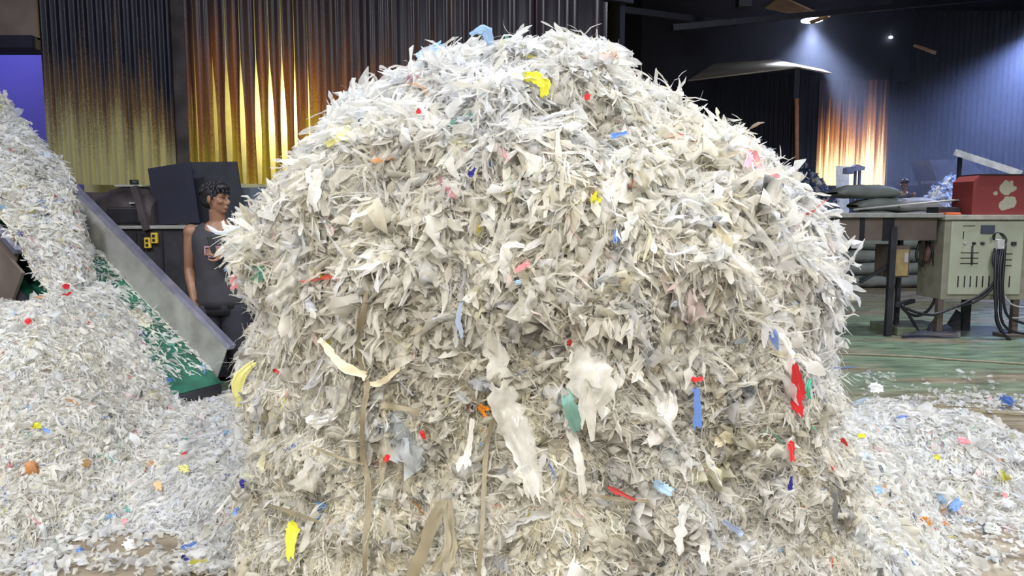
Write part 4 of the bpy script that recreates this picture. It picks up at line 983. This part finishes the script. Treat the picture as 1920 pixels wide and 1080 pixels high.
MB().box((QX(1673), Yc+.0+.06, QZ(521)), (QX(1710), Yc+.45, QZ(461)), .008).build('body', M_brown, jb)
MB().box((QX(1675), Yc+.04, QZ(518)), (QX(1706), Yc+.065, QZ(468)), .004).build('cover', simple('tan_cover', (.36, .26, .12), .6), jb)
MB().box((QX(1698), Yc+.035, QZ(492)), (QX(1705), Yc+.042, QZ(474))).build('sticker', M_sackpale, jb)
o = MB().box((QX(1690), Yc+.1, 0), (QX(1805), Yc+.7, .10), .01, Matrix.Rotation(R(6), 3, 'Z')).build('base_plate', simple('green_grime', (.14, .17, .11), .6)); recenter(o); tag(o, 'grimy green low base plate on the floor under the machine legs', 'plate')
o = MB().prism([(QX(1690), Yc-.15, .0), (QX(1800), Yc-.1, .0), (QX(1832), Yc+.25, .0), (QX(1835), Yc+.3, .26), (QX(1800), Yc+.1, .10)], (0, .1, .03)).build('metal_plate', M_darksteel); recenter(o); tag(o, 'bent dark metal plate on the floor under the control cabinet', 'plate')

# ------------------------------------------------------------ sacks
def sack_mesh(L, Wd, H, seed):
    r = np.random.default_rng(seed); nu, nv = 36, 28; V_ = np.empty((nu, nv, 3)); t = np.linspace(-1, 1, nu); a = np.linspace(0, 2*math.pi, nv, endpoint=False)
    for i, u in enumerate(t):
        e = max(.02, 1-abs(u)**3.2)**.5; w = Wd/2*(.78+.22*e)*(1 if abs(u) < .97 else .9); h = H/2*max(.07, e)
        V_[i, :, 0] = u*L/2; V_[i, :, 1] = w*np.sign(np.cos(a))*np.abs(np.cos(a))**.75; V_[i, :, 2] = h*np.sign(np.sin(a))*np.abs(np.sin(a))**.7
    V_[..., 2] += .02*fbm(V_+seed*3, 4, 3)*(.4+np.abs(V_[..., 2])/H); V_[..., 1] += .02*fbm(V_+seed*5+9, 3, 2)
    V_[..., 2] += H/2-.04*(V_[..., 0]/(L/2))**2
    me = mesh_np('sack', V_.reshape(-1, 3), grid_quads(nu, nv, True)); return me
Ys = 15.0; sx = lambda p: P(p, 400, Ys).x
ordn = ['bottom', 'second', 'third', 'fourth', 'fifth', 'sixth', 'seventh', 'topmost']
def sack_at(x, y, z, L, H, yaw, seed, label, mat):
    r = empty('sack', (x, y, z), label, 'sack', 'stacked sacks'); me = sack_mesh(L, .62, H, seed); me.transform(Matrix.Rotation(yaw, 4, 'Z')); me.materials.append(mat)
    o = bpy.data.objects.new('bag', me); COL.objects.link(o); o.parent = r
    b = MB()
    e = [(L/2*.97, -.22, H/2-.035), (L/2*1.05, -.23, H/2-.045), (L/2*1.05, .23, H/2-.045), (L/2*.97, .22, H/2-.035)]
    b.prism(e, (0, 0, .012)); me = garment(b); me.transform(Matrix.Rotation(yaw, 4, 'Z')); me.materials.append(mat); o = bpy.data.objects.new('sewn_end', me); COL.objects.link(o); o.parent = r
for c_i, (cname, pxc, nlay, L) in enumerate([('left', 1622, 8, 1.15), ('middle', 1712, 7, .95), ('right', 1798, 5, .95)]):
    for lay in range(nlay):
        H = .262; z = lay*.255
        nm = 'topmost' if lay == nlay-1 else ordn[lay]
        xo = [0, .04, -.05, .03, .0, .12, .38, -.05][lay] if c_i == 0 else [.0, .03, -.04, .02, .05, .02, -.02][lay]
        pale = c_i == 1 and lay >= 5
        sack_at(sx(pxc)+xo, Ys+rng.uniform(-.05, .05), z, L*(1.0 if c_i or lay < 6 else 1.15), H*1.06, R(rng.uniform(-5, 5)+(12 if pale else 0)), c_i*10+lay+1,
                ('pale' if pale else 'grey-green')+' sack, '+nm+(' in the ' if nm == 'topmost' else ' from the floor in the ' if nm != 'bottom' else ' one in the ')+cname+' column of stacked sacks', M_sackpale if pale else M_sack)

# ------------------------------------------------------------ far right: stained sheets, posts, canopy, machines
Yk = 20.0; kx = lambda p, y=Yk: P(p, 300, y).x; kz = lambda p, y=Yk: P(960, p, y).z
wr = struct(empty('wall_corrugated', (kx(1595), Yk, 0), 'orange and soot stained corrugated sheet wall at the far right', 'wall'))
M_shC = soot_sheet_mat('sheet_orange', 2.2, 4.7, (1.0, .92, .66), (.36, .15, .05), (.025, .02, .045), .7, (13, 13, .12))
M_shD = soot_sheet_mat('sheet_black', -1.2, 2.6, (.30, .18, .06), (.10, .05, .03), (.022, .022, .04), .5, (3.2, 3.2, .18))
def flat_sheets(x0, x1, n_, z0, z1, y, mat, per=.13, amp=.03):
    for i in range(n_):
        a0 = x0+(x1-x0)*i/n_; a1 = x0+(x1-x0)*(i+1)/n_+.03; nu = max(9, int((a1-a0)/per*10)); xs = np.linspace(a0, a1, nu)
        v = np.array([(x, y+amp*math.sin(2*math.pi*x/per)+.02*(i % 2), z) for z in np.linspace(z0, z1, 14) for x in xs])
        wobj('corrugated_sheet', mesh_np('sheet', v, grid_quads(14, nu)), mat, wr)
flat_sheets(kx(1530), kx(1660), 3, kz(352), kz(150), Yk, M_shC)
flat_sheets(kx(1330), kx(1492), 4, 1.0, kz(140), Yk, M_shD)
flat_sheets(kx(1492), kx(1530), 1, 1.0, kz(140), Yk+.05, simple('soot_sheet', (.02, .022, .035), .6))
flat_sheets(kx(1672, 21), kx(2050, 21), 8, kz(340, 21), 7.0, 21.0, simple('blue_grey_sheet', (.05, .055, .075), .55), .16)
fbox((kx(1526), Yk-.05, 0), (kx(2060), Yk+.05, kz(348)), 'wall_plinth', M_wall)
for x, w_, nm in ((1495, 6, 'a'), (1664, 7, 'b')): struct(MB().box((kx(x)-.06, Yk-.15, 0), (kx(x)+.06, Yk-.03, kz(128))).build('trim_4', M_navy))
o = MB().tube([P(1494, 330, 16.85), P(1494, 185, 16.85)], .045, 12).build('pipe', simple('rusty_pipe', (.55, .24, .12), .6)); o.data.update(); recenter(o); tag(o, 'rusty orange vertical pipe in front of the far dark post', 'pipe')
fbox((kx(1200), Yk+.08, kz(152)), (kx(1700), Yk+.14, 7.2), 'wall_header', M_wall); fbox((kx(1200), Yk+.12, 0), (kx(1524), Yk+.18, 7.2), 'wall_leak_backing', M_wall)  # header and backing added to block light leaking from behind the sheets
fbox((kx(1666), Yk+.1, 0), (kx(1672), 24, 7.2), 'wall_leak_side', M_wall); fbox((kx(1514), Yk+.1, 0), (kx(1520), 24, 7.2), 'wall_leak_side', M_wall)  # side walls added to keep the backlight behind the orange sheets
# canopy with a ridge
Yr = 17.0; A = P(1495, 125, Yr); B_ = P(1330, 148, Yr); C_2 = P(1560, 137, Yr)
cn = struct(empty('canopy', tuple(A), 'pale sheet roof over the far wall, sloping both ways from a ridge', 'roof'))
M_can = simple('pale_roof_sheet', (.46, .42, .36), .6, 0, .1, 3, .05)
ridge2 = P(1457, 111, 19.9)
MB().prism([A, P(1290, 150, 17), P(1340, 119, 19.9), ridge2], (0, 0, -.03)).build('roof_sheet', M_can, cn)
MB().prism([A, ridge2, P(1530, 126, 19.9), C_2], (0, 0, -.03)).build('roof_sheet', M_can, cn)
struct(MB().box((A.x-.06, Yr-.02, 0), (A.x+.06, Yr+.1, A.z-.03)).build('trim_5', M_navy))
# ceiling details
def ceil_patch(pix, ys, label, mat, name='roof_patch'):
    pts = [P(x, y, d_) for (x, y), d_ in zip(pix, ys)]; o = MB().prism(pts, (0, 0, .03)).build(name, mat); recenter(o); return tag(struct(o), label, 'panel')
M_warm = simple('warm_board', (.42, .27, .18), .7, 0, .2, 5, .1)
ceil_patch([(1434, 16), (1462, -6), (1530, 24), (1498, 30)], [14.6, 14.0, 14.6, 15.2], 'lit brown roof panel above the hazy lamp', M_warm, 'ceiling_panel')
ceil_patch([(1517, 42), (1550, 30), (1556, 33), (1522, 45)], [15.4, 15, 15, 15.4], 'small lit brown roof panel', M_warm, 'ceiling_panel')
ceil_patch([(1712, 87), (1716, 85), (1756, 99), (1754, 103)], [17, 17, 16.4, 16.4], 'narrow lit brown strip hanging from the roof', M_warm, 'ceiling_panel')
M_truss = simple('truss', (.018, .018, .03), .7)
struct(MB().beam(P(1260, 52, 13), P(1960, -14, 17), .08, .10).build('trim_6', M_truss))
struct(MB().beam(P(1120, 12, 12), P(1380, 45, 15), .06, .10).build('trim_7', M_truss))
struct(MB().box((P(1395, 60, 13).x-.1, 13, 5.0), (P(1395, 60, 13).x+.12, 13.2, 7.2)).build('trim_8', M_truss))
for i in range(5): struct(MB().beam((-13, 9+4.5*i, 7.05), (19.5, 9+4.5*i, 7.05), .14, .28).build('trim_9', M_truss))
# lamps
M_glow = emit_mat('lamp_glow', (.80, .88, 1.0), 18)
M_glow2 = emit_mat('small_lamp_glow', (.9, .93, 1.0), 12)
def lamp(p, rad, label, glow, rod):
    e = empty('ceiling_lamp', p, label, 'lamp', 'ceiling lamps'); x, y, z = p
    MB().tube([(x, y, z+.02), (x, y, z+.10), (x, y, z+.16)], [rad, rad*.75, rad*.3], 24).build('shade', M_steel, e)
    MB().tube([(x, y, z), (x, y, z+.018)], rad*.93, 24).build('lens', glow, e)
    MB().tube([(x, y, z+.16), (x, y, z+.30)], [.05, .05], 12).build('driver', M_darksteel, e)
    MB().tube([(x, y, z+.30), (x, y, rod)], .012, 6).build('rod', M_darksteel, e)
lamp((7.15, 18.2, 6.04), .26, 'hazy ceiling lamp with a cone of light, above the pale canopy', M_glow, 7.2)
lamp((13.3, 21.8, 5.46), .30, 'hazy ceiling lamp at the right, far back', M_glow, 7.2)
lamp((11.7, 16.9, 5.64), .22, 'ceiling lamp cut by the right edge of the photo', M_glow, 7.2)
for (px, py, y_) in ((1670, 70, 20), (1640, 81, 22)):
    p = P(px, py, y_); e = empty('ceiling_lamp', p, 'tiny white lamp dot under the far roof, '+('the brighter right one' if px == 1670 else 'the fainter left one'), 'lamp', 'ceiling lamps')
    MB().ell(p, (.05, .05, .035)).build('lens', M_glow2, e); MB().tube([p+Vector((0, 0, .03)), (p.x, p.y, 7.2)], .01, 6).build('rod', M_darksteel, e)
for q, (p, w, c_k) in enumerate(FILL_LAMPS):
    lamp(p, .30, 'added unseen lamp brightening the hall', M_glow, p[2]+1.8)  # fixtures for the added lamps, all out of view
# sign shape and white panel in front of the orange sheets
o = board('panel', [(1568, 506), (1568, 311), (1592, 312), (1592, 506)], 19.6, 19.62, simple('white_panel', (.85, .83, .72), .6), 'tall white panel standing before the orange stained sheets', 'panel')
st = empty('stand', P(1606, 352, 18.5), 'small grey stand with a flat head before the orange stained sheets', 'stand')
MB().prism([P(1589, 314, 18.5), P(1602, 312, 18.5), P(1608, 308, 18.5), P(1623, 313, 18.5), P(1621, 319, 18.5), P(1603, 320, 18.5), P(1600, 326, 18.5), P(1588, 325, 18.5)], (0, .25, 0)).build('head', simple('grey_blue', (.16, .17, .24), .6), st)
for x in (1604, 1612): MB().tube([P(x, 320, 18.6), (P(x, 340, 18.6).x, 18.6, 0)], .04, 8).build('leg', M_darksteel, st)
# dark blue film heap behind the bale, silvery heap
def far_heap(cx, cy, rx, ry, h, z0, label, tintcol, n_, size):
    nx, ny = 40, 30; X_ = np.linspace(cx-rx, cx+rx, nx); Y_ = np.linspace(cy-ry, cy+ry, ny); Gq = np.zeros((ny, nx, 3)); Gq[..., 0] = X_[None]; Gq[..., 1] = Y_[:, None]
    hh = bump(cx, cy, rx, ry, h, Gq)**1.0; Gq[..., 2] = z0+hh*(1+.25*fbm(Gq, 2.5, 3))
    def tint(c, p): 
        t = rng.random((len(c), 1)); k_ = rng.random(len(c)) < .35; base = np.array(tintcol)*(.4+1.0*t); base[k_] = .75; return base
    return heap('plastic_film_heap', Gq, label, [(n_, .12, .06, .5, .6, 5)], .1, size=size, tint=tint)
far_heap(P(1500, 330, 17).x, 17.3, 1.4, .9, 2.35, 0, 'dark blue and white film heap rising behind the right shoulder of the bale', (.06, .09, .22), 3500, 1.4)
far_heap(P(1812, 380, 17).x, 17.6, 1.6, .9, 2.15, 0, 'silvery and blue film heap behind the red box and the trough', (.35, .42, .62), 5000, 1.3)
# shredder with a bright chute, far right
sh = empty('shredder', (P(1790, 330, 15).x, 18.9, 0), 'dark hazy shredder machine with a hopper behind the silvery heap', 'machine')
b = MB().prism([P(1742, 300, 18.8), P(1815, 298, 18.8), P(1850, 330, 18.8), P(1850, 360, 18.8), P(1765, 360, 18.8)], (0, .9, 0)); b.build('hopper', M_darksteel, sh)
MB().box((P(1755, 350, 18.9).x, 18.9, 0), (P(1900, 350, 18.9).x, 19.6, P(1755, 345, 18.9).z), .02).build('body', M_darksteel, sh)
MB().box((P(1735, 339, 18.7).x, 18.7, P(1735, 345, 18.7).z), (P(1850, 339, 18.7).x, 18.9, P(1735, 339, 18.7).z)).build('ledge', M_soot, sh)
ct = empty('chute', P(1850, 330, 14.6), 'bright steel chute sloping down to the right above the red box', 'chute')
MB().beam(P(1790, 288, 14.6), P(1915, 330, 14.0), .5, .05).build('channel', simple('bright_channel', (.45, .47, .50), .35, .5), ct)
MB().beam(P(1790, 285, 14.3), P(1915, 326, 13.7), .03, .12).build('side_rail', simple('bright_channel', (.55, .57, .60), .35, .5), ct)
for px_, py_ in ((1800, 295), (1905, 330)): q = P(px_, py_, 14.5); MB().box((q.x-.03, q.y-.03, 0), (q.x+.03, q.y+.03, q.z)).build('leg', M_darksteel, ct)
# ------------------------------------------------------------ haze in the far bays
m = bpy.data.materials.new('haze'); m.use_nodes = True; nt = m.node_tree; nt.nodes.clear()
out = nt.nodes.new('ShaderNodeOutputMaterial'); vs = nt.nodes.new('ShaderNodeVolumeScatter'); vs.inputs['Color'].default_value = (.62, .70, 1, 1); vs.inputs['Anisotropy'].default_value = .25
tc = N(nt, 'ShaderNodeTexCoord'); n_ = N(nt, 'ShaderNodeTexNoise'); n_.inputs['Scale'].default_value = .55; n_.inputs['Detail'].default_value = 3; nt.links.new(tc.outputs['Object'], n_.inputs['Vector'])
mr = N(nt, 'ShaderNodeMapRange'); mr.inputs[1].default_value = .35; mr.inputs[2].default_value = .7; mr.inputs[3].default_value = .024; mr.inputs[4].default_value = .07
nt.links.new(n_.outputs['Fac'], mr.inputs[0]); nt.links.new(mr.outputs[0], vs.inputs['Density']); nt.links.new(vs.outputs[0], out.inputs['Volume'])
o = MB().box((2.2, 15.75, .01), (19.7, 31.5, 7.0)).build('haze', m); tag(o, 'blue smoky haze hanging in the far part of the hall', 'haze', None, 'stuff')
